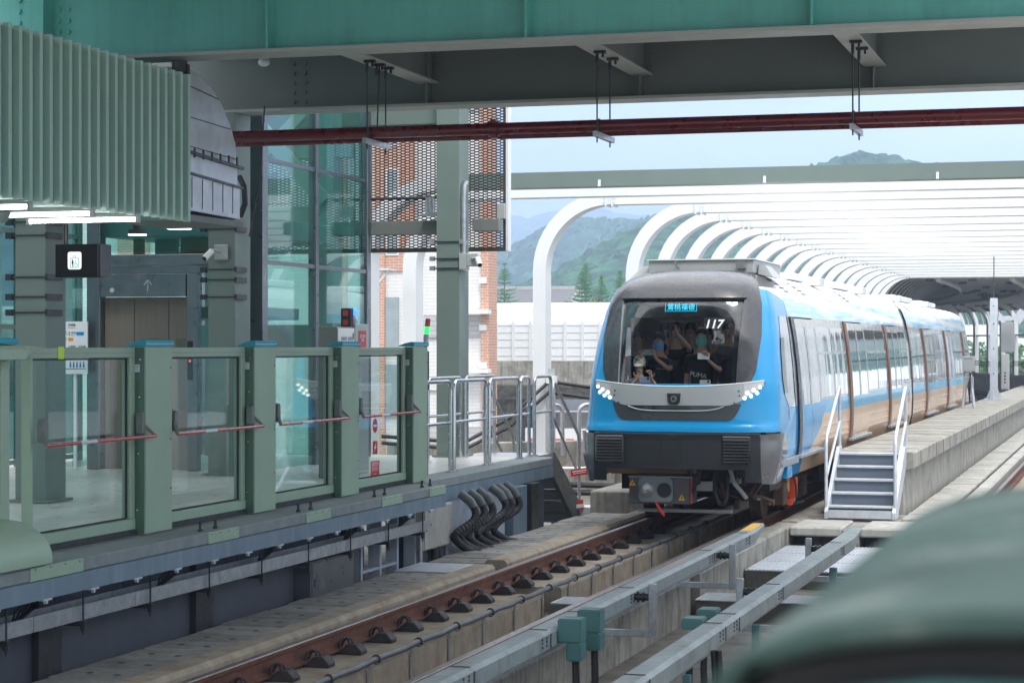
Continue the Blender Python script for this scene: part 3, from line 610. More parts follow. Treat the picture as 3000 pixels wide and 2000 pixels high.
# ---------------------------------------------------------------- handrails at platform end
def ubend(ax,p0,p1,h,r=.12,n=6):
    # inverted U from foot p0 to foot p1, height h
    a=Vector(p0); b=Vector(p1); d=(b-a).normalized(); up=Vector((0,0,1)); pts=[a]
    c=a+up*(h-r)+d*r
    for k in range(n+1):
        t_=pi-(pi/2)*k/n; pts.append(c+d*(r*cos(t_))+up*(r*sin(t_)))
    c=b+up*(h-r)-d*r
    for k in range(n+1):
        t_=pi/2-(pi/2)*k/n; pts.append(c+d*(r*cos(t_))+up*(r*sin(t_)))
    pts.append(b); return pts
def hframe(label,p0,p1,h=1.085,mid=.59,m_='steel',r=.1,feet=True):
    t=thing('handrail_frame',label,'handrail',p0,'steel handrail frames on the platform end')
    MB().tube(ubend(0,p0,p1,h,r),.024,12).build('hoop',M[m_],t,smooth=True)
    if mid: MB().tube([(p0[0],p0[1],p0[2]+mid),(p1[0],p1[1],p1[2]+mid)],.02,10).build('mid_rail',M[m_],t,smooth=True)
    if feet:
        for p in (p0,p1): MB().cyl((p[0],p[1],p[2]),(p[0],p[1],p[2]+.018),.05,16).build('foot_flange',M[m_],t,smooth=True)
z=PZ+.005
hframe('steel handrail hoop starting behind the last green post',(-7.8,22.5,z),(-7.8,23.92,z))
hframe('widest polished handrail hoop, second along the platform edge',(-7.81,24.1,z),(-7.82,25.42,z))
hframe('polished handrail hoop before the narrow one at the platform edge',(-7.83,25.62,z),(-7.85,27.0,z))
hframe('narrowest polished handrail hoop near the platform corner',(-7.86,27.15,z),(-7.87,27.6,z),r=.09)
hframe('dull handrail hoop on the steel landing at the stair head',(-7.88,27.9,z),(-7.88,28.75,z),m_='galv')
hframe('handrail hoop on the far side of the platform end',(-8.75,25.9,z),(-8.72,27.2,z))
hframe('handrail hoop at the far side of the stair landing',(-8.72,27.4,z),(-8.7,28.7,z),m_='galv')
# steel stair beyond the platform end
t=thing('steel_stair','dark steel stair going down from the platform end beside the train','stair',(-8.3,29.5,0))
MB().box(-8.9,-7.86,27.68,28.8,.8,.848).build('landing',M['galv'],t)
MB().box(-7.95,-7.87,27.7,28.8,.58,.80).box(-8.9,-8.84,27.7,28.8,.58,.80).build('landing_beam',mat('dark galvanised stair steel',(.10,.11,.115),.5,metal=.4,var=.2,vs=6),t)
DK=bpy.data.materials['dark galvanised stair steel']
for x in (-7.9,-8.88):
    MB().prism([(28.8,.85),(28.8,.56),(30.3,-.36),(30.62,-.36),(30.62,-.12),(28.95,.85)],'x',x-.03,x+.03).build('stringer',DK,t)
for k in range(5):
    y=28.85+k*.36; zz=.66-k*.19
    q=MB().box(-8.85,-7.93,y,y+.34,zz-.03,zz).box(-8.85,-7.93,y+.0,y+.008,zz-.16,zz-.031).build('tread',DK,t)
    m=MB()
    for a in range(4):
        for b in range(24): m.bar((-8.83+b*.037,y-.002,zz-.15+a*.03),(-8.81+b*.037,y-.002,zz-.14+a*.03),.006,.004,up=(0,1,0))
    m.build('tread_pattern',M['galv'],q)
MB().box(-8.3,-7.55,30.3,30.68,-.42,-.02).build('bottom_step',M['galv_white'],t,bevel=.006)
for x in (-7.88,-8.9):
    MB().tube([(x,28.85,.86),(x,28.85,1.75),(x,28.9,1.84),(x,28.98,1.83),(x,30.3,1.05),(x,30.35,.95),(x,30.35,-.1)],.024,10).build('handrail',M['galv'],t,smooth=True)
    MB().tube([(x,28.88,1.35),(x,30.33,.45)],.02,10).build('mid_rail',M['galv'],t,smooth=True)
MB().cyl((-8.4,29.4,-.3),(-8.4,29.4,.5),.05,12).box(-8.5,-8.3,29.3,29.5,-.449,-.3).build('stair_prop',M['galv'],t)
t=thing('danger_plate','red danger plate with white lettering tied low on the stair handrail','sign',(-7.7,29.7,.35)); 
MB().bar((-7.80,29.55,.52),(-7.58,29.75,.55),.004,.10).build('plate',M['red'],t); MB().bar((-7.78,29.565,.54),(-7.61,29.72,.565),.006,.014).bar((-7.77,29.575,.51),(-7.62,29.71,.535),.006,.01).build('print_line',M['paper'],t)
t=thing('danger_plate','small red and white plate beside the foot of the steel stair','sign',(-7.8,30.2,.1)); MB().bar((-7.86,30.15,.02),(-7.8,30.28,.02),.005,.14).build('plate',M['red'],t); MB().bar((-7.865,30.14,.0),(-7.79,30.29,.0),.007,.05).build('print_line',M['paper'],t)
# ---------------------------------------------------------------- signals and control boxes
t=thing('signal_tower','slim signal tower with red lens over lit green lens behind the last post','signal light',(-7.9,23.2,PZ))
bx,by=-7.9,23.3
MB().bar((bx,by,PZ+.005),(bx,by,2.0),.05,.05).box(bx-.035,bx+.035,by-.03,by+.03,1.85,2.3).cyl((bx,by,2.3),(bx,by,2.36),.02,8).build('stand',M['blackmetal'],t)
MB().tube([(bx,by,2.36),(bx+.005,by,2.44),(bx+.012,by,2.5)],[.022,.028,.028],14).build('lamp_base',M['cabinet'],t,smooth=True)
MB().cyl((bx+.012,by,2.5),(bx+.022,by,2.585),.03,16).build('green_lens',emat('lit green lens',(.02,.8,.10),1.3),t,smooth=True)
MB().cyl((bx+.022,by,2.586),(bx+.032,by,2.67),.03,16).cyl((bx+.032,by,2.67),(bx+.033,by,2.68),.027,16).build('red_lens',M['red'],t,smooth=True)
t=thing('control_box','dark sided control box with white lettered door beside the lift shaft','control box',(-8.8,22.6,PZ))
MB().box(-8.92,-8.7,22.5,23.06,PZ+.001,2.58).build('housing',M['greygirder'],t,bevel=.008)
dl=MB().box(-8.699,-8.685,22.52,23.04,PZ+.02,2.565).build('door_leaf',M['white'],t,bevel=.004)
pl=MB().box(-8.6845,-8.682,22.62,22.98,2.36,2.475).build('label_plate',M['paper'],t)
text('lettering','自動收費．監視控制',.045,M['ink'],(-8.6815,22.8,2.44),FACE_PX,pl,ext=.0003); text('lettering','控制箱',.03,M['ink'],(-8.6815,22.8,2.39),FACE_PX,pl,ext=.0003)
MB().box(-8.684,-8.678,22.98,23.0,2.45,2.51).build('handle',M['ink'],dl)
t=thing('control_box','pale grey control box with a red notice beside the lift shaft','control box',(-8.8,23.3,PZ))
MB().box(-8.95,-8.72,23.16,23.62,PZ+.001,2.62).build('housing',M['cabinet'],t,bevel=.008)
pl=MB().box(-8.7195,-8.715,23.27,23.52,2.3,2.54).build('notice',M['red'],t)
text('lettering','緊急停車\n按鈕',.045,M['paper'],(-8.7145,23.395,2.45),FACE_PX,pl,ext=.0003)
t=thing('twin_signal','black signal case with two unlit red lenses above the control boxes','signal light',(-8.8,23.1,2.6))
MB().box(-8.84,-8.72,23.0,23.1,2.5,2.8).build('case',M['ink'],t,bevel=.006)
for z_ in (2.60,2.71): MB().box(-8.81,-8.75,22.99,23.0,z_,z_+.065).build('red_lens',M['red'],t,bevel=.003)
t=thing('blue_beacon','lit blue beacon over a white bulb on the grey control box','beacon',(-8.74,23.3,2.62))
MB().ell((-8.76,23.25,2.76),(.045,.045,.045),14,10).build('blue_lens',emat('lit blue lens',(.03,.12,1.0),2.5),t,smooth=True)
MB().ell((-8.76,23.25,2.665),(.042,.042,.042),14,10).cyl((-8.76,23.25,2.61),(-8.76,23.25,2.75),.02,10).build('white_bulb',M['white'],t,smooth=True)
# ================================================================ STATION STRUCTURE
RZ=6.15
tag(MB().box(-10.6,.3,7,23.4,RZ,RZ+.3).build('station_roof',M['greygirder']),'unseen flat grey station roof above the girders, sized to shape the light','roof')  # unseen roof, outline cut to shade the station yet let daylight in
tag(MB().box(.25,4.2,-11.9,23,-.449,PZ).build('platform_floor',M['tile']),kind='structure')
def girder(Y,label,m_,x0,x1,stiff,fm='flange',stiffm=None):
    t=thing('roof_girder',label,'girder',(0,Y,5.08),'roof girders across the tracks')
    MB().box(x0,x1,Y-.012,Y+.012,5.112,RZ-.002).build('web',M[m_],t)
    MB().box(x0,x1,Y-.2,Y+.2,5.08,5.111).build('bottom_flange',M[fm],t)
    for x in stiff: MB().box(x-.01,x+.01,Y-.18,Y-.0125,5.1115,RZ-.003).build('stiffener',M[m_],t)
    return t
g1=girder(18.3,'broad teal girder crossing the top of the view',"teal",-16.9,2.9,(-7.7,-5.2,-2.64,-.1))
g2=girder(22.85,'dark grey girder behind the teal one, above the red pipe',"greygirder",-16.9,2.9,(-7.68,-5.2,-2.64,-.1))
m=MB()
for y_,x_ in ((18.288,-9.55),(18.288,-9.45),(22.838,-9.3),(22.838,-9.18)):
    for k in range(8): m.ell((x_,y_-.004,5.2+k*.11),(.024,.018,.024),8,6)
def boltset(g,pts,name='bolt'):
    m=MB()
    for x,y,z in pts: m.cyl((x,y,z),(x,y-.022,z),.026,6)
    return m.build(name,M['teal'] if g is g1 else M['greygirder'],g)
boltset(g1,[(x,18.286,5.16+k*.11) for x in (-9.93,-9.83,-10.36,-10.26) for k in range(8)])
boltset(g2,[(x,22.838,5.2+k*.11) for x in (-9.36,-9.22) for k in range(8)])
sp_=MB().box(-10.2,-10.0,18.1,18.287,5.112,6.14).build('splice_plate',M['teal'],g1)
for i,x in enumerate((-7.7,-5.2,-2.64)):
    t=thing('cross_joist','grey cross joist between the girders carrying the %s pipe hanger'%('left','middle','right')[i],'joist',(x,20.6,5.35),'cross joists between the girders')
    MB().box(x-.011,x+.011,18.32,22.83,5.372,5.95).build('web',M['greygirder'],t); MB().box(x-.115,x+.115,18.5,22.83,5.35,5.371).build('bottom_flange',M['flange'],t)
    boltset(t,[(x+.09,22.836,5.45+k*.09) for k in range(5)])
# lamps and cable on girder 2
t=thing('bulkhead_lamp','small white lamp under the grey girder near the duct','lamp',(-9.6,22.6,5.7)); MB().cyl((-9.55,22.4,5.62),(-9.55,22.4,5.7),.05,12).ell((-9.55,22.4,5.61),(.07,.07,.05),12,8).build('lamp_body',M['white'],t,smooth=True)
# columns
def column(label,x0,x1,y0,y1,z1,straps):
    t=thing('steel_column',label,'column',((x0+x1)/2,(y0+y1)/2,PZ),'grey green steel columns')
    MB().box(x0,x1,y0,y1,PZ+.005,z1).build('shaft',M['column'],t,bevel=.006)
    MB().box(x0-.05,x1+.05,y0-.05,y1+.05,PZ+.005,PZ+.03).build('base_plate',M['column'],t)
    for z in straps:
        b=MB().bar((x0-.06,y0-.012,z),(x1+.02,y0-.012,z),.012,.016).build('band_rod',M['blackmetal'],t)
        each(MB().box(x0-.09,x0-.02,y0-.03,y0+.02,z-.03,z+.03).box(x1+.001,x1+.03,y0-.02,y0+.28,z-.03,z+.03),'band_clamp',M['galv'] if straps is SC else M['blackmetal'],b)
    return t
SC=[3.27,3.5,2.7]
column('left steel column behind the wide glass gate, ringed with cable clamps',-10.33,-10.0,18.15,18.55,5.079,[3.55,3.42,3.02,2.83,2.68])
column('steel column between the lift door and the glass shaft, with camera',-10.34,-10.0,22.6,23.05,5.079,[3.72,3.25,3.13,2.93])
SC=[3.78,3.55,3.42]
column('free standing column with pale side in front of the mesh screen',-9.1,-8.77,27.3,27.72,7.2,SC)
t=thing('column_conduit','grey conduit and round elbow on the free standing column','conduit',(-8.75,27.4,3.4))
MB().tube([(-8.73,27.36,3.45),(-8.73,27.36,4.4),(-8.73,27.4,4.55),(-8.73,27.5,4.6)],.03,10).build('conduit',M['galv'],t,smooth=True)
MB().box(-8.765,-8.66,27.26,27.42,3.4,3.62).build('junction_box',M['cabinet'],t,bevel=.006)
def cctv(label,x,y,z,dx):
    t=thing('security_camera',label,'camera',(x,y,z))
    MB().box(x-.08,x+.08,y-.04,y+.02,z-.08,z+.1).build('mount_box',M['cabinet'],t,bevel=.01)
    MB().tube([(x,y-.04,z+.02),(x+dx*.6,y-.1,z+.03),(x+dx*.9,y-.12,z-.01)],.022,8).build('arm',M['cabinet'],t,smooth=True)
    a=Vector((x+dx*.8,y-.1,z+.02)); b=Vector((x+dx*1.25,y-.2,z-.07))
    c=MB().cyl(a,b,.036,14).build('camera_body',M['white'],t,smooth=True)
    MB().cyl(b,b+(b-a).normalized()*.006,.03,14).build('lens',M['ink'],c)
cctv('white bullet camera on the column beside the lift door',-10.15,22.56,3.44,-.1)
cctv('white bullet camera leaning from the free standing column towards the train',-8.58,27.3,3.52,.13)
# grey beam over mesh, horizontal beam
for a in ((-13.5,-9.12,27.55,27.75,5.42,5.75,'grey green beam above the mesh screen left of the free standing column'),(-13.5,-9.12,27.85,28.05,3.92,4.11,'dark grey rail beam in front of the mesh screen'),(-8.76,-8.38,27.85,28.05,3.95,4.12,'short dark beam right of the free standing column')):
    tag(MB().box(*a[:6]).build('steel_beam',M['column'] if a[4]>5 else M['greygirder'],bevel=.005),a[6],'beam')
t=thing('conduit_run','thin dark conduit with junction fitting along the mesh screen','conduit',(-9.9,27.8,4.4)); MB().tube([(-10.5,27.8,4.42),(-9.15,27.8,4.42)],.02,8).build('conduit',M['blackmetal'],t); MB().cyl((-9.35,27.78,4.2),(-9.35,27.78,4.42),.07,12).box(-9.45,-9.25,27.72,27.8,4.16,4.2).build('fitting',M['galv'],t,smooth=True)
# mesh screens
def meshpanel(label,x0,x1,z0,z1,Y):
    t=thing('mesh_screen',label,'mesh screen',((x0+x1)/2,Y,z0),'expanded metal screens')
    m=MB().box(x0,x1,Y-.03,Y+.03,z0,z0+.06).box(x0,x1,Y-.03,Y+.03,z1-.06,z1).box(x0,x0+.05,Y-.03,Y+.03,z0+.0602,z1-.0602).box(x1-.05,x1,Y-.03,Y+.03,z0+.0602,z1-.0602); m.build('frame',M['mesh'],t)
    m=MB(); W=.127; Hh=.020; r=0; z=z0+.06
    while z<z1-.06:
        x=x0+.05-(W/2 if r%2 else 0)
        pts=[]
        while x<x1:
            pts+=[(x-W*.17,z),(x+W*.17,z),(x+W*.33,z+Hh),(x+W*.67,z+Hh)]; x+=W
        pts=[(max(x0+.03,min(x1-.03,a)),b) for a,b in pts]
        h=.0092; o=len(m.v)
        for a,b in pts: m.v+=[(a,Y-.008,b-h),(a,Y-.008,b+h),(a,Y+.008,b+h),(a,Y+.008,b-h)]
        for i in range(len(pts)-1):
            if pts[i+1][0]-pts[i][0]<1e-4: continue
            for k in range(4):
                k2=(k+1)%4; m.f.append((o+i*4+k,o+i*4+k2,o+(i+1)*4+k2,o+(i+1)*4+k))
        z+=Hh; r+=1
    m.build('expanded_metal',M['mesh'],t,fix=False)
meshpanel('long dark expanded metal screen above the brick building view, left of the column',-13.6,-9.36,3.69,6.1,28.3)
meshpanel('narrow expanded metal screen beside the sky, right of the column',-9.33,-8.39,3.69,6.1,28.3)
tag(MB().box(-9.34,-8.42,28.2,28.26,5.72,6.1).build('blank_plate',M['mesh']),'dark blank plate at the top of the narrow mesh screen','plate')
tag(MB().box(-8.385,-8.35,28.22,28.36,3.69,6.1).build('edge_angle',M['ribwhite']),'pale edge strip on the right of the mesh screen','edge strip')
tag(MB().box(-8.5,-8.38,28.16,28.2,4.13,4.35).build('switch_box',M['cabinet'],bevel=.01),'small grey switch box at the edge of the mesh screen','box')
# red fire pipe
t=thing('fire_pipe','long dark red fire pipe hung below the girders','pipe',(-4,20.85,4.6))
MB().tube([(-12,20.85,4.6),(2.9,20.85,4.6)],.062,16).build('pipe',M['redpipe'],t,smooth=True)
MB().tube([(-12,21.22,4.56),(2.9,21.22,4.56)],.032,12).build('pipe',M['redpipe'],t,smooth=True)
for x in (-6.32,1.4): MB().cyl((x-.06,20.85,4.6),(x+.06,20.85,4.6),.078,16).box(x-.03,x+.03,20.8,20.9,4.5,4.7).build('coupling',M['redpipe'],t,smooth=True)
for i,(x,rods) in enumerate(((-7.68,(20.75,21.05,21.32)),(-5.2,(20.75,21.3)),(-2.62,(20.75,21.25)))):
    t=thing('pipe_hanger','threaded rod hanger with channel under the red pipe below the %s joist'%('left','middle','right')[i],'pipe hanger',(x,21,4.5),'hangers of the red pipe')
    MB().box(x-.022,x+.022,20.66,21.42,4.475,4.53).build('channel',M['galv'],t)
    for y in rods:
        r_=MB().cyl((x+.03*(y==21.05),y,5.33 if y!=21.05 else 5.34),(x,y,4.42 if y!=21.05 else 4.62),.009,6).build('rod',M['blackmetal'],t)
        MB().box(x-.03,x+.09,y-.03,y+.03,5.32,5.349).box(x+.05,x+.07,y-.015,y+.015,5.28,5.32).cyl((x,y,5.22),(x,y,5.32),.018,6).build('beam_clamp',M['blackmetal'],r_)
    MB().tube([(x,20.85+.068*cos(a),4.6+.068*sin(a)) for a in [2*pi*k/16 for k in range(17)]],.008,6).build('pipe_strap',M['blackmetal'],t)
o=MB().tube([(-9.5,22.3,5.1),(-9.52,22.2,4.2),(-9.6,22.1,3.6)],.01,6).build('hanging_cable',M['black']); tag(o,'thin black cable hanging from the grey girder past the duct','cable')
o=MB().tube([(-9.92,22.55,4.32),(-9.84,22.5,4.2),(-9.82,22.48,4.0),(-9.9,22.52,3.86)],.035,10).build('hose_loop',M['black'],smooth=True); tag(o,'short black hose loop beside the duct end','hose')
# slatted box with strip lights
t=thing('slatted_box','pale teal slatted service box hung over the platform edge','slatted box',(-9.1,15,3.54))
MB().box(-9.65,-8.66,8,18.42,3.56,4.92).build('box_body',M['teal_panel'],t)
ny=int((18.4-8)/.167)
for k in range(ny):
    y=18.4-k*.167
    MB().box(-8.659,-8.60,y-.05,y,3.54,4.94).build('slat',M['teal_edge'],t)
for k,(y,x0,x1) in enumerate(((17.3,-9.69,-8.62),(16.45,-9.75,-8.63),(15.5,-9.8,-8.7))):
    l=thing('strip_light','lit white strip light under the slatted box, %s'%('the longest and furthest right','the middle one','the one at the left edge')[k],'strip light',(x0,y,3.5),'strip lights under the slatted box')
    MB().cyl((x0,y,3.5),(x1,y,3.5),.018,10).build('tube',emat('lit white tube',(1,.97,.95),7) if k==0 else bpy.data.materials['lit white tube'],l,smooth=True)
    MB().box(x0,x1,y-.03,y+.03,3.522,3.555).box(x1,x1+.03,y-.025,y+.025,3.47,3.555).box(x0-.03,x0,y-.025,y+.025,3.47,3.555).build('fitting',M['cabinet'],l)
t=thing('speaker_cone','small grey cone speaker between the strip lights','speaker',(-9.35,16.0,3.5)); MB().tube([(-9.3,16.1,3.54),(-9.3,16.1,3.5),(-9.3,16.1,3.42)],[.05,.09,.05],14).build('horn',M['column'],t,smooth=True)
for x,y,z,r,lb in ((-9.62,20.3,3.62,.13,'bright round ceiling lamp below the slatted box'),(-10.6,21.3,3.62,.1,'round ceiling lamp near the lift header'),(-9.9,21.6,3.95,.1,'round lamp half hidden behind the slatted box')):
    l=thing('round_lamp',lb,'ceiling lamp',(x,y,z)); MB().cyl((x,y,z-.03),(x,y,z-.022),r,20).build('diffuser',emat('lit lamp disc',(1,.97,.95),5) if 'lit lamp disc' not in bpy.data.materials else bpy.data.materials['lit lamp disc'],l,smooth=True)
    MB().cyl((x,y,z-.0215),(x,y,z+.03),r*1.05,20).cyl((x,y,z+.03),(x,y,z+.12),r*.5,16).cyl((x,y,z+.12),(x,y,z+.4),.012,6).build('housing',M['blackmetal'],l,smooth=True)
# duct
t=thing('air_duct','galvanised air duct elbow with sloping seams behind the slatted box','duct',(-9.1,19.2,3.7))
pr=[(18.44,3.72),(18.44,5.03),(18.75,4.99),(19.05,4.9),(19.3,4.76),(19.5,4.58),(19.63,4.4),(19.68,4.1),(19.68,3.98),(19.74,3.97),(19.74,3.64),(18.44,3.66)]
MB().prism(pr,'x',-9.5,-8.68).build('duct_sheet',M['galv_duct'],t,bevel=.004)
m=MB()
for z0_,z1_,y1_ in ((4.86,4.80,19.2),(4.56,4.53,19.5),(4.28,4.24,19.66)): m.bar((-8.678,18.45,z0_),(-8.678,y1_,z1_),.008,.012,up=(1,0,0))
for k in range(5): m.bar((-8.678,18.6+k*.24,3.69),(-8.678,18.6+k*.24,3.98),.004,.006,up=(1,0,0))
m.build('seam',M['blackmetal'],t)
m=MB().bar((-8.66,18.45,4.22),(-8.66,19.78,4.16),.03,.03,up=(1,0,0)).bar((-8.66,18.45,4.02),(-8.66,19.78,3.96),.02,.02,up=(1,0,0))
m.build('angle_bar',M['blackmetal'],t)
m=MB(); [m.cyl((-8.65,18.6+k*.2,4.17),(-8.65,18.6+k*.2,4.26),.012,6) for k in range(6)]; m.build('rod_end',M['blackmetal'],t)
MB().box(-9.5,-8.66,18.44,19.78,3.56,3.62).build('support_channel',M['greygirder'],t)
o=MB().bar((-8.68,18.2,5.0),(-8.68,18.46,5.03),.04,.1).bar((-8.68,18.46,5.05),(-8.68,18.46,4.9),.06,.06).build('duct_frame',M['blackmetal']); tag(o,'dark frame corner at the top of the duct','frame')
# lift
LY=23.3
t=thing('lift_shaft','glass lift shaft with teal panes and steel mullions behind the glass gates','lift',(-11.2,25,PZ))
for x0,x1 in ((-12.28,-12.1),(-10.12,-9.95)): MB().box(x0,x1,LY,LY+.16,PZ+.005,8).build('corner_post',M['steel_brush'],t,bevel=.006)
MB().box(-10.06,-9.95,25.02,25.12,PZ+.005,8).build('mullion',M['steel_brush'],t,bevel=.004); MB().box(-10.06,-9.95,26.9,27.04,PZ+.005,8).build('corner_post',M['steel_brush'],t,bevel=.006)
MB().box(-12.55,-12.4,26.9,27.04,PZ+.005,8).build('corner_post',M['steel_brush'],t)
for z in (3.37,4.6,6.1):
    MB().box(-10.0,-9.965,LY+.165,25.015,z-.025,z+.025).box(-10.0,-9.965,25.125,26.895,z-.025,z+.025).build('transom',M['steel_brush'],t)
for a,b in ((LY+.165,25.015),(25.125,26.895)):
    for z0,z1 in ((PZ+.02,3.343),(3.397,4.573),(4.627,7.9)): MB().box(-9.99,-9.978,a,b,z0,z1).build('pane',G['shaft'],t)
MB().box(-12.53,-12.52,LY+.1,26.9,PZ+.02,7.9).build('pane',G['shaft'],t); MB().box(-12.35,-10.06,26.96,26.97,PZ+.02,7.9).build('pane',G['shaft'],t)
MB().box(-12.09,-10.13,LY+.06,LY+.07,3.5,7.9).build('pane',G['shaft'],t)
for z0,z1 in ((3.34,3.47),): MB().box(-12.095,-10.125,LY-.03,LY+.1,z0,z1).build('header',M['steel_brush'],t,bevel=.006)
MB().box(-12.095,-10.125,LY+.0,LY+.1,3.24,3.335).build('header',M['steel_brush'],t,bevel=.006)
hp=MB().box(-12.09,-10.95,LY-.01,LY+.09,2.96,3.235).build('header_panel',M['steel_brush'],t,bevel=.004)
MB().bar((-11.45,LY-.013,3.02),(-11.45,LY-.013,3.16),.012,.004,up=(0,1,0)).bar((-11.455,LY-.013,3.16),(-11.5,LY-.013,3.1),.012,.004,up=(0,1,0)).bar((-11.445,LY-.013,3.16),(-11.4,LY-.013,3.1),.012,.004,up=(0,1,0)).build('arrow_mark',M['cabinet'],hp)
MB().cyl((-11.93,LY-.011,3.04),(-11.93,LY-.014,3.04),.03,16).build('round_button',M['cabinet'],hp)
MB().box(-10.94,-10.8,LY,LY+.1,PZ+.005,3.235).build('door_jamb',M['steel_brush'],t,bevel=.004)
bz=mat('bronze lift door sheet',(.2,.17,.145),.5,metal=.3,var=.1,vs=2,aniso=(10,10,.5))
for a,b in ((-12.09,-11.7),(-11.69,-11.24),(-11.23,-10.945)):
    d=MB().box(a,b,LY+.12,LY+.15,PZ+.005,2.955).build('door_leaf',bz,t)
    if a>-12: MB().box(a+.1,b-.06,LY+.112,LY+.119,1.6,2.45).build('pane',G['door'],d)
MB().box(-10.93,-10.86,LY-.008,LY,1.95,2.42).build('call_panel',M['ink'],t)
for z in (2.18,2.28): MB().ell((-10.895,LY-.01,z),(.012,.006,.014),8,6).build('red_indicator',emat('lit red indicator',(1,.05,.03),1.5) if 'lit red indicator' not in bpy.data.materials else bpy.data.materials['lit red indicator'],t)
# steelwork inside the shaft
for a in ((-12.3,-10.1,26.6,26.8,4.9,5.3),(-12.3,-10.1,26.6,26.8,3.85,4.25),(-12.3,-10.1,26.6,26.8,2.3,2.65),(-12.2,-11.9,26.55,26.85,PZ+.01,7.9),(-10.6,-10.3,26.5,26.85,PZ+.01,7.9)):
    MB().box(*a).build('shaft_frame',M['tealsteel'],t,bevel=.006)
MB().bar((-10.4,26.5,4.3),(-11.9,26.5,5.9),.16,.2).bar((-10.4,26.5,5.8),(-11.9,26.5,4.4),.12,.15).build('brace',M['tealsteel'],t)
MB().box(-12.2,-10.2,23.6,26.3,3.7,3.95).box(-11.9,-10.5,24.1,25.8,2.7,2.85).build('lift_car',M['tealsteel'],t,bevel=.01)
for x0,x1,m_ in ((-12.0,-11.88,'yellow'),(-11.35,-10.72,'yellow')): MB().box(x0,x1,24.0,24.08,3.5,4.2).build('amber_panel',mat('amber panel',(.3,.17,.02),.5) if 'amber panel' not in bpy.data.materials else bpy.data.materials['amber panel'],t)
for x0,x1 in ((-11.8,-11.5),(-10.65,-10.3)): MB().box(x0,x1,24.2,24.26,3.5,4.4).build('inner_panel',M['teal_panel'],t)
# back glass wall of the platform
t=thing('glass_screen_wall','teal tinted glass wall along the back of the platform','glass wall',(-13.4,15,PZ))
for y in [6+1.6*k for k in range(13)]: MB().box(-13.43,-13.36,y-.04,y+.04,PZ+.005,6.1).build('mullion',M['column'],t)
for z in (PZ+.06,2.6,3.8): MB().box(-13.42,-13.37,6.04,25.2,z-.03,z+.03).build('transom',M['column'],t)
for k in range(12): MB().box(-13.405,-13.397,6.045+1.6*k,7.555+1.6*k,PZ+.1,6.1).build('pane',G['back'],t)
# black lift sign
t=thing('lift_sign','black hanging box sign with white lift pictogram in front of the left column','sign',(-9.6,18.0,3.0))
Y=17.95
MB().box(-9.79,-9.33,Y,Y+.24,3.01,3.32).build('housing',M['signblack'],t,bevel=.004); MB().box(-9.329,-9.322,Y+.01,Y+.23,3.01,3.32).box(-9.345,-9.335,Y-.004,Y-.0005,3.01,3.32).build('edge_trim',mat('sign side trim',(.045,.045,.055),.4),t)
MB().tube([(-9.74,Y+.12,3.32),(-9.74,Y+.12,3.9)],.022,8).build('hanger_tube',M['blackmetal'],t)
def rrect(cx,cz,w,h,r,n=5):
    p=[]
    for sx_,sz_,a0 in ((1,1,0),(-1,1,90),(-1,-1,180),(1,-1,270)):
        for k in range(n+1):
            a=R(a0+90*k/n); p.append((cx+sx_*(w/2-r)+r*cos(a),cz+sz_*(h/2-r)+r*sin(a)))
    return p
cx,cz=-9.585,3.165
fc=MB().prism(rrect(cx,cz,.142,.165,.022),'y',Y-.003,Y-.0005).build('pictogram_panel',emat('lit sign panel',(.75,.9,.88),.4),t)
m=MB(); y0,y1=Y-.0045,Y-.0031
for s in ((cx-.047,cx-.042,cz-.068,cz+.025),(cx+.042,cx+.047,cz-.068,cz+.025),(cx-.042,cx+.042,cz+.02,cz+.025),(cx-.042,cx+.042,cz-.068,cz-.063)): m.box(s[0],s[1],y0,y1,s[2],s[3])
# standing figure
m.prism([(cx-.02+.006*cos(2*pi*k/12),cz+.006+.006*sin(2*pi*k/12)) for k in range(12)],'y',y0,y1)
m.prism([(cx-.03,cz-.002),(cx-.01,cz-.002),(cx-.01,cz-.03),(cx-.0135,cz-.03),(cx-.0135,cz-.06),(cx-.0185,cz-.06),(cx-.0185,cz-.032),(cx-.0215,cz-.032),(cx-.0215,cz-.06),(cx-.0265,cz-.06),(cx-.0265,cz-.03),(cx-.03,cz-.03)],'y',y0,y1)
# wheelchair figure
m.prism([(cx+.012+.0045*cos(2*pi*k/12),cz-.004+.0045*sin(2*pi*k/12)) for k in range(12)],'y',y0,y1)
m.prism([(cx+.01,cz-.01),(cx+.015,cz-.01),(cx+.016,cz-.03),(cx+.028,cz-.03),(cx+.034,cz-.05),(cx+.03,cz-.052),(cx+.025,cz-.035),(cx+.011,cz-.034)],'y',y0,y1)
for k in range(14):
    a=R(110+k*19); b=R(110+(k+1)*19); c_=(cx+.014,cz-.04); q=[(c_[0]+r_*cos(t_),c_[1]+r_*sin(t_)) for r_,t_ in ((.019,a),(.019,b),(.0155,b),(.0155,a))]; m.prism(q,'y',y0,y1)
for sx_,d in ((-.011,1),(.011,-1)):
    m.prism([(cx+sx_-.002,cz+.04-.009*d),(cx+sx_+.002,cz+.04-.009*d),(cx+sx_+.002,cz+.04+.006*d),(cx+sx_-.002,cz+.04+.006*d)],'y',y0,y1); m.prism([(cx+sx_-.008,cz+.041),(cx+sx_,cz+.04+.011*d),(cx+sx_+.008,cz+.041),(cx+sx_,cz+.04+.006*d)],'y',y0,y1)
m.build('pictogram',M['ink'],fc)
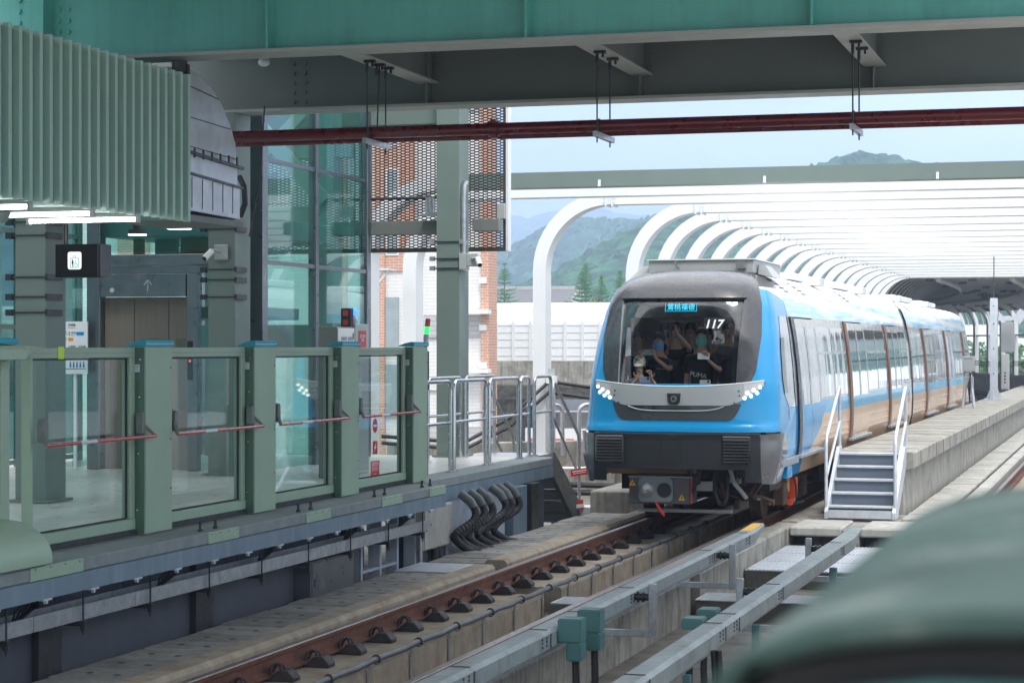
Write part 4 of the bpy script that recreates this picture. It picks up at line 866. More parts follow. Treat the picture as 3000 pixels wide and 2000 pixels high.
# floor guide sign
t=thing('floor_guide_sign','white floor guide sign with 4F and 3F lines beside the left column','sign',(-12.3,23.2,2.0))
MB().box(-12.56,-12.2,23.17,23.19,2.02,2.66).box(-12.4,-12.36,23.19,23.22,PZ+.01,2.6).build('board',M['paper'],t)
yy=23.168
def tx(s,size,x,z,m_='ink',al='LEFT'): text('lettering',s,size,M[m_],(x,yy,z),FACE_MY,t,ext=.0005,align=al)
tx('4F',.06,-12.55,2.6); tx('天橋層',.034,-12.46,2.615); tx('Concourse Level',.014,-12.46,2.583)
tx('往\nTo',.022,-12.5,2.52); tx('2',.06,-12.46,2.51); tx('月台',.034,-12.42,2.52); tx('Platform',.013,-12.42,2.492)
MB().box(-12.35,-12.245,yy-.001,yy+.001,2.488,2.535).build('blue_patch',M['blueink'],t); text('lettering','鶯桃福德',.022,M['ink'],(-12.297,yy-.002,2.511),FACE_MY,t,ext=.0003)
MB().box(-12.46,-12.39,yy-.001,yy+.001,2.42,2.465).build('amber_patch',mat('amber sign patch',(.75,.38,.03),.5),t); text('lettering','出口2',.024,M['ink'],(-12.425,yy-.002,2.442),FACE_MY,t,ext=.0003); tx('往\nTo',.02,-12.5,2.445)
tx('3F',.06,-12.55,2.335); tx('大廳層．月台層',.034,-12.46,2.35); tx('Concourse / Platform Level',.014,-12.46,2.318)
MB().box(-12.54,-12.22,yy-.001,yy+.001,2.08,2.086).build('line_mark',M['ink'],t)
m=MB()
for k in range(5):
    x=-12.43+k*.045; m.prism([(x+.008*cos(2*pi*q/10),2.165+.008*sin(2*pi*q/10)) for q in range(10)],'y',yy-.001,yy+.001); m.prism([(x-.009,2.155),(x+.009,2.155),(x+.012,2.1),(x-.012,2.1)],'y',yy-.001,yy+.001)
m.build('pictogram',mat('navy sign ink',(.05,.09,.3),.5),t)
# ---------------------------------------------------------------- blurred housing just below the camera
t=thing('barrier_housing','blurred blue green barrier housing with domed lid close to the camera','barrier',(.28,1.87,PZ))
HP=mat('blue green housing paint',(.034,.066,.058),.5,spec=.3,var=.3,vs=7,blot=.9,blotcol=(.15,.18,.165),bs=6)
ez=2.35
def shoulder(inner=0):
    return [(-.206+inner,-.6),(-.206+inner,-.19),(-.199+inner,-.166),(-.186+inner*.8,-.1515-inner*.3),(-.168+inner*.6,-.142-inner*.6),(-.146+inner*.4,-.134-inner*.8),(-.118,-.1275-inner),(-.084,-.1235-inner),(-.03,-.122-inner),(.55,-.122-inner)]
o_=shoulder(); i_=shoulder(.0125)
prof=[(a,ez+b) for a,b in o_]+[(a,ez+b) for a,b in reversed(i_)]
MB().prism(prof,'y',1.0,1.93).build('lid',HP,t,bevel=.004,seg=2,smooth=True)
b_=[(a,ez+b) for a,b in shoulder(.021)]
MB().prism([(.52,PZ+.001),(-.172,PZ+.001)]+b_[1:-1]+[(.52,b_[-1][1])],'y',1.04,1.92).build('gap_seal',M['ink'],t)
c_=[(-.165,PZ+.002),(-.165,ez-.20),(-.155,ez-.18),(-.13,ez-.166),(-.09,ez-.160),(.5,ez-.158),(.5,PZ+.002)]
MB().prism(c_,'y',1.015,1.9).build('body',M['tealbox'],t,bevel=.006,seg=2,smooth=True)
m=MB(); [m.cyl((-.21,1.15+.2*k,ez-.2),(-.216,1.15+.2*k,ez-.2),.01,8) for k in range(4)]; m.build('screw',M['steel'],t)
# ================================================================ METRO TRAIN
TX=-5.575; BX=-5.62; TY=26.3; N_=3.0
def itp(tab,z):
    if z<=tab[0][0]: return tab[0][1]
    for (a,b),(c,d) in zip(tab,tab[1:]):
        if z<=c: return b+(d-b)*(z-a)/(c-a)
    return tab[-1][1]
def sm(tab,z,h=.05): return sum(itp(tab,z+h*k/3) for k in range(-3,4))/7
WT=[(.5,1.148),(.8,1.215),(.95,1.258),(1.3,1.271),(1.6,1.261),(1.85,1.249),(2.1,1.230),(2.5,1.182),(2.86,1.115),(3.1,1.024),(3.2,0.947),(3.3,0.804),(3.36,0.632),(3.4,0.383),(3.42,0.000)]
YT=[(.5,0),(1.25,0),(1.36,.03),(1.6,.05),(1.86,.06),(2.4,.2),(2.95,.42),(3.1,.52),(3.2,.66),(3.3,.88),(3.37,1.2),(3.41,1.6)]
DT=[(.5,.5),(1.25,.55),(1.6,.65),(2.5,.75),(3.1,.8),(3.3,.7),(3.42,.5)]
def W_(z): return sm(WT,z)
def flare(z): return .035*math.exp(-((z-1.3)/.05)**2)
def Fth(th,z,off=0):
    w=W_(z); yn=sm(YT,z)-flare(z); D=sm(DT,z); s,c=sin(th),cos(th)
    x=w*(abs(s)**(2/N_))*(1 if s>=0 else -1); y=yn+D*(1-max(0,c)**(2/N_))
    if off:
        e=.02; a=Vector(Fth(th+e if th<1.5 else th-e,z)); b=Vector(Fth(th,z+e)); p=Vector((x,y,z)); t1=(a-p)*(1 if th<1.5 else -1); t2=b-p
        n=t1.cross(t2); n=n.normalized() if n.length>1e-9 else Vector((0,-1,0)); p+=n*off; return (p.x,p.y,p.z)
    return (x,y,z)
def th_of(x,z):
    w=W_(z); r=min(1,abs(x)/w); return math.asin(r**(N_/2))*(1 if x>=0 else -1)
def W3(p,mir=False):
    return (TX+p[0],(61.0-p[1]) if mir else (TY+p[1]),p[2])
def patch(mb,xa,xb,z0,z1,off=0,nu=24,nv=16,mir=False):
    def fn(u,v):
        if callable(z0):
            xx=xa+(xb-xa)*u; za,zb=z0(xx),z1(xx); z=za+(zb-za)*v; return W3(Fth(th_of(xx,z),z,off),mir)
        z=z0+(z1-z0)*v
        ta=xa(z) if callable(xa) else xa; tb=xb(z) if callable(xb) else xb
        return W3(Fth(ta+(tb-ta)*u,z,off),mir)
    mb.grid(fn,nu,nv); return mb
def X2T(f): return lambda z: th_of(f(z),z)
# livery paints placed by the body's own coordinates
def livery(name,kind):
    m=bpy.data.materials.new(name); m.use_nodes=True; t=m.node_tree; n=t.nodes; l=t.links; b=n['Principled BSDF']
    b.inputs['Roughness'].default_value=.22; b.inputs['Coat Weight'].default_value=.35; b.inputs['Coat Roughness'].default_value=.04
    g=n.new('ShaderNodeNewGeometry'); sp=n.new('ShaderNodeSeparateXYZ'); l.new(g.outputs['Position'],sp.inputs[0])
    def mth(op,a,b_=0,c=None):
        k=n.new('ShaderNodeMath'); k.operation=op
        for i,v in enumerate((a,b_)):
            if isinstance(v,(int,float)): k.inputs[i].default_value=v
            else: l.new(v,k.inputs[i])
        return k.outputs[0]
    def mix(f,a,c):
        k=n.new('ShaderNodeMix'); k.data_type='RGBA'; l.new(f,k.inputs[0])
        for i,v in ((6,a),(7,c)):
            if isinstance(v,tuple): k.inputs[i].default_value=(*v,1)
            else: l.new(v,k.inputs[i])
        return k.outputs[2]
    def step(v,e,wd): 
        k=n.new('ShaderNodeMapRange'); l.new(v,k.inputs[0]); k.inputs[1].default_value=e-wd; k.inputs[2].default_value=e+wd; return k.outputs[0]
    Y,Z=sp.outputs[1],sp.outputs[2]
    nz=n.new('ShaderNodeTexNoise'); nz.inputs['Scale'].default_value=.8; nz.inputs['Detail'].default_value=3; l.new(g.outputs['Position'],nz.inputs[0]); nv=nz.outputs[0]
    blue=(.007,.30,.63); cream=(.72,.50,.33); lb=(.10,.44,.70); white=(.86,.88,.9)
    if kind=='side':
        c=mix(step(Z,1.38,.004),cream,lb)
        k=n.new('ShaderNodeTexNoise'); k.inputs['Scale'].default_value=6; k.inputs['Detail'].default_value=2; l.new(g.outputs['Position'],k.inputs[0])
        front=mth('SUBTRACT',Y,mth('MULTIPLY',mth('POWER',mth('MAXIMUM',mth('SUBTRACT',Z,.85),.0),.8),3.0))
        c=mix(step(front,29.0,.01),mix(step(mth('ADD',Z,mth('MULTIPLY',k.outputs[0],.16)),1.42,.03),blue,(.03,.34,.68)),c)
    else:
        mp=n.new('ShaderNodeMapping'); mp.inputs['Scale'].default_value=(.0,.25,8 if kind=='rail' else 4); l.new(g.outputs['Position'],mp.inputs[0])
        wv=n.new('ShaderNodeTexNoise'); wv.inputs['Scale'].default_value=1.7; wv.inputs['Detail'].default_value=2.5; wv.inputs['Distortion'].default_value=1.2; l.new(mp.outputs[0],wv.inputs[0])
        wav=step(wv.outputs[0],.5,.05)
        if kind=='rail':
            swoosh=mth('SUBTRACT',Z,mth('SUBTRACT',3.16,mth('MULTIPLY',mth('FRACT',mth('MULTIPLY',mth('SUBTRACT',Y,27.0),.055)),.32)))
            c=mix(wav,(.66,.84,.94),(.30,.66,.91))
            c=mix(step(mth('ABSOLUTE',mth('ADD',swoosh,.06)),.055,.01),white,c)
            c=mix(step(mth('ADD',Z,mth('MULTIPLY',nv,.12)),3.12,.015),c,white)
        else:
            c=mix(step(mth('ADD',mth('SUBTRACT',Z,mth('MULTIPLY',mth('SUBTRACT',Y,26.9),-.12)),mth('MULTIPLY',nv,.04)),3.16,.012),blue,white)
    l.new(c,b.inputs['Base Color']); return m
LF=livery('front blue livery','front'); LS=livery('side livery','side'); LR=livery('cantrail livery','rail')
gm=mat('dark grey mask lacquer',(.05,.052,.06),.26,var=.04,coat=.35); bmp=mat('dark grey bumper',(.024,.027,.031),.4,var=.08,coat=.15); bcr=mat('grey bumper corner lacquer',(.20,.205,.215),.2,metal=.3,var=.05,coat=.8)
sb=mat('silver light band',(.42,.45,.46),.38,metal=.25,var=.04); roofw=mat('white train roof paint',(.8,.82,.84),.4,var=.05,streak=.08,streakcol=(.55,.55,.53))
WG=glass('dark tinted windscreen',(.88,.91,.92),.0,.01); SG=glass('reflective side glass',(.72,.73,.73),.36,.04,body=.2,bodycol=(.40,.395,.38),wob=.1)
dg_=mat('dark window pillar',(.10,.10,.10),.3,var=.08,coat=.4); brn=mat('brown door seal strip',(.17,.085,.05),.45,var=.15); und=mat('dark underframe',(.022,.02,.019),.7,var=.4,vs=4); rustu=mat('brown bogie iron',(.075,.04,.026),.75,var=.4,vs=6,bump=.3)
frit=mat('black windscreen border',(.008,.009,.012),.12,var=.05,coat=.5)
T=thing('metro_train','blue and cream two car metro train numbered 117 coming into the station','train',(TX,TY,0))
xm=lambda z: itp([(1.86,.93),(2.05,1.0),(2.5,1.035),(2.9,1.0),(3.1,.94),(3.2,.88),(3.3,.76),(3.36,.6)],z)
xw=lambda z: itp([(1.8,.765),(2.4,.775),(3.0,.80)],z)
H=pi/2
# front shell: blue
m=MB()
patch(m,-H,H,1.27,1.88,0,72,14)
for s in (-1,1):
    patch(m,(lambda z,s=s: th_of(s*xm(z),z)),s*H,1.88,3.13,0,20,24)
    m.grid(lambda u,v,s=s:W3((s*W_(.9+2.23*v),sm(DT,.9+2.23*v)+sm(YT,.9+2.23*v)-flare(.9+2.23*v)+(28.26-TY-sm(DT,.9+2.23*v)-sm(YT,.9+2.23*v)+flare(.9+2.23*v))*u,.9+2.23*v)),6,30)
m.build('front_shell',LF,T,smooth=True)
# mask ring + brow
m=MB()
for s in (-1,1): patch(m,(lambda z,s=s: th_of(s*xw(z),z)),(lambda z,s=s: th_of(s*xm(z),z)),1.86,3.0,.006,12,20)
patch(m,X2T(lambda z:-xm(z)),X2T(xm),3.0,3.36,.006,60,14)
m.build('front_mask',gm,T,smooth=True)
m=MB(); patch(m,X2T(lambda z:-xw(z)-.02),X2T(lambda z:xw(z)+.02),2.965,3.02,.035,40,4); patch(m,X2T(lambda z:-xw(z)-.02),X2T(lambda z:xw(z)+.02),3.02,3.12,.02,40,4)
o=len(m.v); 
def lip(u,v):
    z=2.965; a=th_of(-xw(z)-.02,z); b=-a; return W3(Fth(a+(b-a)*u,z,.035-.075*v))
m.grid(lip,40,2); m.build('brow_lip',gm,T,smooth=True)
m=MB()
for s in (-1,1):
    m.grid(lambda u,v,s=s:W3(Fth(th_of(s*xw(1.86+1.12*v),1.86+1.12*v),1.86+1.12*v,.012-.05*u)),2,16)
m.build('window_reveal',sb,T,smooth=True)  # silver colour stands in for the highlight along the mask edge
# windscreen and border
fx=lambda z: itp([(1.8,.70),(2.68,.715),(2.75,.66)],z)
m=MB()
for s in (-1,1): patch(m,(lambda z,s=s: th_of(s*fx(z),z)),(lambda z,s=s: th_of(s*(xw(z)+.01),z)),1.85,2.74,-.032,8,20)
patch(m,X2T(lambda z:-xw(z)-.01),X2T(lambda z:xw(z)+.01),2.74,2.99,-.032,30,8)
m.build('windscreen_border',frit,T,smooth=True)
m=MB(); patch(m,X2T(lambda z:-xw(z)),X2T(xw),1.85,2.975,-.02,40,24); ws=m.build('windscreen',WG,T,smooth=True)
tilt=math.atan(.40)
def fp(x,z,off): return W3(Fth(th_of(x,z),z,off))
em=emat('lit cyan display',(.03,.62,.9),.36)
ds=text('destination_text','鶯桃福德',.092,em,fp(-.0,2.865,-.012),(R(90)-tilt,0,0),T,ext=.0005); ds['wrap']=(0.0,2.865,-.010)
m=MB()
def fr(xa,za,xb,zb): m.bar(fp(xa,za,-.0125),fp(xb,zb,-.0125),.004,.004)
fr(-.205,2.815,.205,2.815); fr(-.205,2.815,-.205,2.915); fr(.205,2.815,.205,2.915); m.build('display_frame',em,T)
m=MB().bar(fp(-.66,2.935,-.012),fp(.66,2.935,-.012),.006,.006); m.build('trim_line',sb,T)
n1=text('car_number','117',.155,mat('pale number paint',(.7,.78,.76),.5),fp(.44,2.64,.004),(R(90)-tilt,0,R(4.6)),T,ext=.001); n1.data.shear=.18; n1.data.offset=.003; n1['wrap']=(.44,2.64,-.008)
# silver light band
zt_=lambda x:1.84+.075*(abs(x)/1.1)**2
zb_=lambda x:1.605 if abs(x)<.66 else min(zt_(x)-.012,1.605+.27*((abs(x)-.66)/.455)**1.5)
m=MB(); patch(m,-1.09,1.09,zb_,zt_,.016,64,6); band=m.build('light_band',sb,T,smooth=True)
m=MB(); m.tube([fp(-1.09+2.18*k/60,zt_(-1.09+2.18*k/60)+.004,.014) for k in range(61)],.008,6); m.build('band_edge',M['white'],T,smooth=True)
led=emat('lit white headlamp',(1,.98,.93),2.4); 
for s,nm in ((-1,'left'),(1,'right')):
    h=MB(); patch(h,s*.86,s*1.09,lambda x:zb_(x)+.02,lambda x:zt_(x)-.02,.02,10,5); hl=h.build('headlight',mat('headlight cover',(.5,.52,.53),.15,coat=.6) if s<0 else bpy.data.materials['headlight cover'],T,smooth=True)
    for x,z in ((1.045,1.835),(.975,1.80),(.90,1.765),(1.015,1.765),(.945,1.725),(.87,1.70)):
        p=Vector(fp(s*x,z,.022)); q=Vector(fp(s*x,z,.03)); MB().cyl(p,q,.02,14).build('lamp_dot',led,hl,smooth=True)
    b=MB()
    for x,z in ((.80,1.79),(.81,1.73),(.75,1.64),(1.095,1.885)): p=Vector(fp(s*x,z,.016)); q=Vector(fp(s*x,z,.021)); b.cyl(p,q,.011,8)
    b.build('screw',M['ink'],band)
m=MB().prism([(TX-.105,1.765),(TX+.075,1.765),(TX+.06,1.64),(TX+.03,1.615),(TX-.06,1.615),(TX-.09,1.64)],'y',TY+.01,TY+.036); cmb=m.build('front_camera',frit,T,bevel=.008)
MB().cyl((TX-.015,TY+.012,1.69),(TX-.015,TY-.004,1.69),.04,16).build('lens_ring',bcr,cmb,smooth=True); MB().cyl((TX-.015,TY-.003,1.69),(TX-.015,TY-.006,1.69),.024,16).build('lens',frit,cmb,smooth=True)
# lower mask
m=MB(); patch(m,-.83,.83,lambda x:1.415+(.2*max(0,(abs(x)-.66)/.17)**2.5),lambda x:1.625,.008,50,6); m.build('lower_mask',mat('dark lower mask lacquer',(.04,.046,.05),.35,coat=.15),T,smooth=True)
m=MB(); m.tube([fp(.62*k/16,1.535+.06*(abs(k)/16)**5,.014) for k in range(-16,17)],.009,6); m.build('grille_lip',sb,T,smooth=True)
m=MB(); patch(m,-.55,.55,lambda x:1.548,lambda x:1.6,.012,20,2); m.build('air_slot',frit,T,smooth=True)
# bumper
m=MB(); patch(m,-1.12,1.12,.8,1.262,.05,60,8); patch(m,-1.12,-1.115,.8,1.262,.05,1,8) if False else None
for s in (-1,1): patch(m,(lambda z,s=s: th_of(s*.93,z)),(lambda z,s=s:th_of(s*1.1,z)),.64,.81,.05,8,4)
def patchx(mb,xa,xb,z0,z1,off,nu,nv): return patch(mb,X2T(lambda z:xa),X2T(lambda z:xb),z0,z1,off,nu,nv)
m=MB(); patchx(m,-1.06,1.06,.8,1.262,.05,60,8); patchx(m,-1.06,-.88,.64,.8,.05,8,4); patchx(m,.88,1.06,.64,.8,.05,8,4)
m.grid(lambda u,v:W3(Fth(th_of(-1.06+2.12*u,1.262),1.262,.05-.07*v)),50,2)
bo=m.build('bumper',bmp,T,smooth=True)
for s in (-1,1):
    m=MB(); patch(m,(lambda z,s=s: th_of(s*1.06,z)),s*H,.62,1.258,.05,20,12)
    m.grid(lambda u,v,s=s:W3((s*(W_(.62+.638*v)+.05),sm(DT,.62+.638*v)+sm(YT,.62+.638*v)+(.03+.32*(1-((v-.35)/.65)**2 if v>.35 else 1))*u,.62+.638*v)),6,12)
    m.build('bumper_corner',bcr,T,smooth=True)
for xc in (-.84,.80):
    v=MB().box(TX+xc-.185,TX+xc+.185,TY-.065,TY+.0,.87,1.225).build('vent_frame',frit,T,bevel=.015)
    m=MB()
    for k in range(8):
        z=.895+k*.039; m.prism([(TY-.085,z),(TY-.066,z+.026),(TY-.06,z+.026),(TY-.06,z)],'x',TX+xc-.165,TX+xc+.165)
    m.build('louvre',M['ink'],v)
m=MB()
for a in ((-.165,.1,.9,.905),(-.165,.1,1.175,1.18),(-.165,-.16,.9051,1.1749),(.095,.1,.9051,1.1749)): m.box(TX+a[0],TX+a[1],TY-.0525,TY-.04,a[2],a[3])
m.build('hatch_joint',M['ink'],T)
# side bodies
def sidestrip(mb,s,y0,y1,z0,z1,off=0,nz=8,th=0):
    def fn(u,v): z=z0+(z1-z0)*v; return (TX+s*(W_(z)+off),y0+(y1-y0)*u,z)
    mb.grid(fn,1,nz)
    if th:
        for (ya) in (y0,y1): mb.grid(lambda u,v: (TX+s*(W_(z0+(z1-z0)*v)+off-th*u),ya,z0+(z1-z0)*v),1,nz)
        for za in (z0,z1): mb.grid(lambda u,v: (TX+s*(W_(za)+off-th*u),y0+(y1-y0)*v,za),1,1)
    return mb
CARS=((28.26,43.3,((28.3,30.45),(33.75,36.2),(39.4,41.6)),'front_car_body'),(43.95,60.0,((46.75,49.2),(52.35,54.7),(57.9,59.6)),'rear_car_body'))
for ya,yb,doors,nm in CARS:
    m=MB()
    for s in (-1,1): sidestrip(m,s,ya,yb,.62,1.585,0,12)
    body=m.build(nm,LS,T,smooth=True)
    m=MB()
    for s in (-1,1):
        for z in (1.0,1.08,1.2):
            y=ya
            for d0,d1 in doors:
                if d0-.1-y>.6: m.bar((TX+s*(W_(z)+.004),y+.1,z),(TX+s*(W_(z)+.004),d0-.1,z),.008,.012,up=(1,0,0))
                y=d1
    m.build('rub_strip',mat('cream strip paint',(.62,.43,.29),.35) if nm[0]=='f' else bpy.data.materials['cream strip paint'],body)
    m=MB()
    for s in (-1,1): sidestrip(m,s,ya-(.02 if nm[0]=='f' else 0),yb,2.76,3.13,.002,8)
    m.build('cantrail_panel',LR,T,smooth=True)
    rp=[(W_(z),z) for z in (3.13,3.17,3.21,3.25,3.29,3.33,3.36,3.385)]
    pr=[(TX+a,b) for a,b in rp]+[(TX-a,b) for a,b in reversed(rp)]
    MB().prism(pr,'y',ya-.02 if nm[0]=='f' else ya,yb).build('roof_shell',roofw,T,smooth=True)
    # pillars and windows
    segs=[]; y=ya
    for d0,d1 in doors: segs.append((y,d0)); y=d1
    segs.append((y,yb))
    for s in (-1,1):
        m=MB()
        for a,b in segs:
            if b-a<.25: sidestrip(m,s,a,b,1.585,2.76,0,8); continue
            sidestrip(m,s,a,a+.12,1.585,2.76,.0,8); sidestrip(m,s,b-.12,b,1.585,2.76,0,8); sidestrip(m,s,a+.12,b-.12,2.64,2.76,0,3); sidestrip(m,s,a+.12,b-.12,1.585,1.62,0,2)
        each(m,'window_pillar',mat('grey window surround',(.5,.495,.47),.25,metal=.3,var=.1,coat=.5) if 'grey window surround' not in bpy.data.materials else bpy.data.materials['grey window surround'],T,smooth=True)
        for a,b in segs:
            if b-a<.5: continue
            n=2 if b-a>2 else 1; L_=(b-a-.24)/n
            for k in range(n):
                q0=a+.12+L_*k+.02; q1=q0+L_-.04
                wn=sidestrip(MB(),s,q0,q1,1.62,2.64,.004,8).build('side_window',SG,T,smooth=True)
                fr_=MB(); sidestrip(fr_,s,q0-.02,q0+.015,1.62,2.64,.008,6); sidestrip(fr_,s,q1-.015,q1+.02,1.62,2.64,.008,6); sidestrip(fr_,s,q0,q1,2.24,2.28,.009,2); fr_.build('window_frame',bpy.data.materials['grey window surround'],wn,smooth=True)
        for d0,d1 in doors:
            st=MB(); sidestrip(st,s,d0,d0+.26,.9,2.755,.03,10,.03); st.build('door_seal',brn if d0>30 or s<0 else mat('navy door seal strip',(.008,.009,.02),.3),T,smooth=True)
            mid=(d0+.28+d1)/2
            for q0,q1 in ((d0+.275,mid-.008),(mid+.008,d1)):
                df=MB(); sidestrip(df,s,q0,q1,.9,1.56,.022,8,.03); lf=df.build('door_leaf',LS,T,smooth=True)
                df=MB(); sidestrip(df,s,q0,q0+.09,1.56,2.74,.022,8); sidestrip(df,s,q1-.09,q1,1.56,2.74,.022,8); sidestrip(df,s,q0+.09,q1-.09,2.62,2.74,.022,3); df.build('leaf_frame',bpy.data.materials['grey window surround'],lf,smooth=True)
                sidestrip(MB(),s,q0+.09,q1-.09,1.56,2.62,.018,8).build('pane',SG,lf,smooth=True)
            sidestrip(MB(),s,mid-.008,mid+.008,.9,2.74,.012,8).build('door_gap',M['ink'],T,smooth=True)
            MB().box(*sorted((TX+s*1.25,TX+s*1.325)),d0-.05,d1+.1,.855,.9).build('door_sill',M['galv'],T,bevel=.004)
# front quarter windows
for s in (-1,1):
    def qf(u,v,off=.006,s=s):
        z=1.56+1.2*v
        yf=itp([(1.56,27.55),(1.75,27.22),(1.95,27.12),(2.3,27.2),(2.76,27.5)],z); return (TX+s*(W_(z)+off),yf+(28.24-yf)*u,z)
    MB().grid(qf,4,14).build('quarter_window',SG,T,smooth=True)
    MB().grid(lambda u,v: qf(.28*u,.16+.6*v,.011),2,10).build('quarter_pane',frit,T,smooth=True)
    MB().grid(lambda u,v: qf(.82+.18*u,v,.012),2,10).build('window_pillar',dg_,T,smooth=True)
    MB().grid(lambda u,v:(TX+s*(W_(1.45)+.004),27.55+.09*u,1.40+.13*v),1,1).build('card_reader',M['cabinet'],T)
    MB().box(*sorted((TX+s*1.22,TX+s*1.285)),26.95,28.28,.80,.895).build('skirt_rail',M['galv'],T,bevel=.004)
    MB().box(*sorted((TX+s*1.21,TX+s*1.275)),27.35,27.75,.64,.795).build('blue_skirt',LF,T)
# gangway
gp=[(TX+a*(W_(z)-.03),z) for a in (1,) for z in (.62,.95,1.3,1.85,2.5,3.0,3.2)]+[(TX-(W_(z)-.03),z) for z in (3.2,3.0,2.5,1.85,1.3,.95,.62)]
MB().prism(gp,'y',43.28,43.97).build('gangway',mat('cream gangway',(.62,.52,.42),.5,var=.06),T)
m=MB()
for k in range(4): m.tube([(TX+1.03-.02*k,43.6,3.1),(TX+1.2,43.62+.03*sin(k),2.4),(TX+1.25,43.6,1.7)],.01,6)
m.build('gangway_cable',M['column'],T,smooth=True)
# tail
m=MB(); patch(m,-H,H,.9,3.36,0,50,40,mir=True)
for s in (-1,1): m.grid(lambda u,v,s=s:(TX+s*W_(.9+2.23*v),60.0+(61-sm(DT,.9+2.23*v)-sm(YT,.9+2.23*v)+flare(.9+2.23*v)-60.0)*u,.9+2.23*v),1,24)
m.build('tail_shell',LR,T,smooth=True)
# roof units
MB().box(TX-.72,TX+.72,28.0,30.2,3.34,3.52).build('roof_unit',M['cabinet'],T,bevel=.01)
MB().box(TX-.74,TX+.74,27.97,30.23,3.52,3.535).build('roof_unit',M['white'],T)
MB().box(TX+.5,TX+.62,27.9,28.0,3.4,3.5).tube([(TX-.3,27.95,3.52),(TX-.35,27.93,3.48),(TX-.28,27.93,3.4)],.012,6).build('roof_fitting',bcr,T)
for s in (-1,1): MB().add([(TX+s*.74,28.2,3.33),(TX+s*.98,28.0,3.28),(TX+s*.98,28.8,3.28),(TX+s*.74,29.0,3.33),(TX+s*.74,28.3,3.47),(TX+s*.84,28.2,3.45),(TX+s*.84,28.7,3.45),(TX+s*.74,28.9,3.47)],[(0,1,2,3),(4,5,6,7),(0,1,5,4),(1,2,6,5),(2,3,7,6),(3,0,4,7)]).build('roof_fairing',M['cabinet'],T)
for y0,y1 in ((31.5,35),(36.5,40.5),(45.5,49.5),(51.5,55.5)): MB().box(TX-.7,TX+.7,y0,y1,3.36,3.47).build('roof_unit',roofw,T,bevel=.03)
for y in (32.6,38,44.3,50.5): MB().box(TX+.6,TX+.95,y,y+.5,3.3,3.42).build('roof_fitting',roofw,T,bevel=.01)
for y0 in (28.1,29.7,34.6,44.9):
    m=MB()
    for i in range(4):
        for j in range(4):
            z=3.26-i*.045; y=y0+j*.11+i*.2
            x=W_(z)+.002; x2=W_(z-.026)+.002
            m.add([(TX+x,y,z),(TX+x,y+.075,z),(TX+x2,y+.075,z-.026),(TX+x2,y,z-.026)],[(0,1,2,3)])
    m.build('roof_perforation',M['ink'],T,fix=False)
# interior
ib=mat('brown grey interior lining',(.5,.44,.40),.6,var=.08); 
MB().box(TX-1.14,TX+1.14,27.0,60.3,.8,.86).build('interior_floor',mat('grey interior floor',(.3,.3,.29),.6),T)
MB().box(TX-.95,TX+.95,27.7,60.3,2.86,2.9).build('interior_ceiling',ib,T)
each(MB().box(TX-1.1,TX-.55,31.0,31.05,.861,2.859).box(TX+.6,TX+1.1,31.0,31.05,.861,2.859).box(TX-1.1,TX+1.1,43.0,43.05,.861,2.859),'partition',ib,T)
MB().box(TX-1.06,TX-1.02,28.4,31.0,.861,2.85).box(TX-1.1,TX-.75,29.0,29.04,.861,2.85).build('cab_lining',ib,T)
MB().box(TX-.5,TX-.28,31.2,31.26,2.0,2.4).build('partition_window',mat('pale blue pane',(.3,.5,.55),.3),T)
MB().box(TX-1.0,TX+1.0,26.6,26.9,1.2,1.80).build('dashboard',mat('black dashboard',(.015,.015,.017),.5),T)
for x in (-.62,.66):
    gr=MB().tube([(TX+x,27.9,2.72),(TX+x,36,2.72)],.012,8).build('grab_rail',M['steel'],T,smooth=True)
    for y in (28.3,28.8,29.4,30.2,31.0):
        a=MB().bar((TX+x,y,2.71),(TX+x,y,2.54),.02,.006).tube([(TX+x+.06*sin(q),y,2.48+.06*cos(q)) for q in [2*pi*k/12 for k in range(13)]],.009,6).build('hand_strap',mat('blue strap plastic',(.05,.3,.55),.4) if 'blue strap plastic' not in bpy.data.materials else bpy.data.materials['blue strap plastic'],gr,smooth=True)
# underframe
MB().box(TX-1.0,TX+1.0,27.6,43.0,.45,.8).box(TX-1.0,TX+1.0,44.2,60,.45,.8).box(TX-.95,TX+.95,26.75,27.6,.72,.86).build('underframe',und,T)  # plain dark boxes, added to block light under the cars
MB().box(TX-1.0,TX+.2,26.62,26.74,.72,.79).build('anti_climber',mat('ochre buffer steel',(.28,.19,.09),.6,var=.2),T)
cx=TX-.23; cy_=26.45
cp=MB().box(cx-.4,cx+.4,cy_,cy_+.45,.34,.68).build('coupler_box',mat('dark grey coupler case',(.10,.11,.115),.5,var=.15),T,bevel=.01)
MB().box(cx-.41,cx+.42,cy_-.02,cy_+.46,.681,.69).build('coupler_lid',M['galv'],cp)
pf=MB().prism(rrect(cx-.04,.525,.44,.31,.06),'y',cy_-.06,cy_-.001).build('coupler_face',mat('blue grey coupler face',(.20,.24,.25),.42,var=.1),T)
MB().tube([(cx-.15,cy_-.06,.53),(cx-.15,cy_-.13,.545),(cx-.15,cy_-.17,.56)],[.10,.07,.03],18).box(cx-.17,cx-.13,cy_-.175,cy_-.14,.49,.55).build('coupler_cone',M['galv'],pf,smooth=True)
MB().cyl((cx+.075,cy_-.0605,.52),(cx+.075,cy_-.063,.52),.095,22).build('coupler_socket',M['ink'],pf)
for x,z in ((-.355,.60),(.29,.42)):
    w_=MB().prism([(cx+x-.045,z-.03),(cx+x+.045,z-.03),(cx+x,z+.05)],'y',cy_-.004,cy_-.0005).build('warning_triangle',M['yellow'],cp)
    MB().prism([(cx+x+.008,z+.03),(cx+x-.012,z),(cx+x,z),(cx+x-.006,z-.022),(cx+x+.014,z+.008),(cx+x+.002,z+.008)],'y',cy_-.006,cy_-.0045).build('flash',M['ink'],w_)
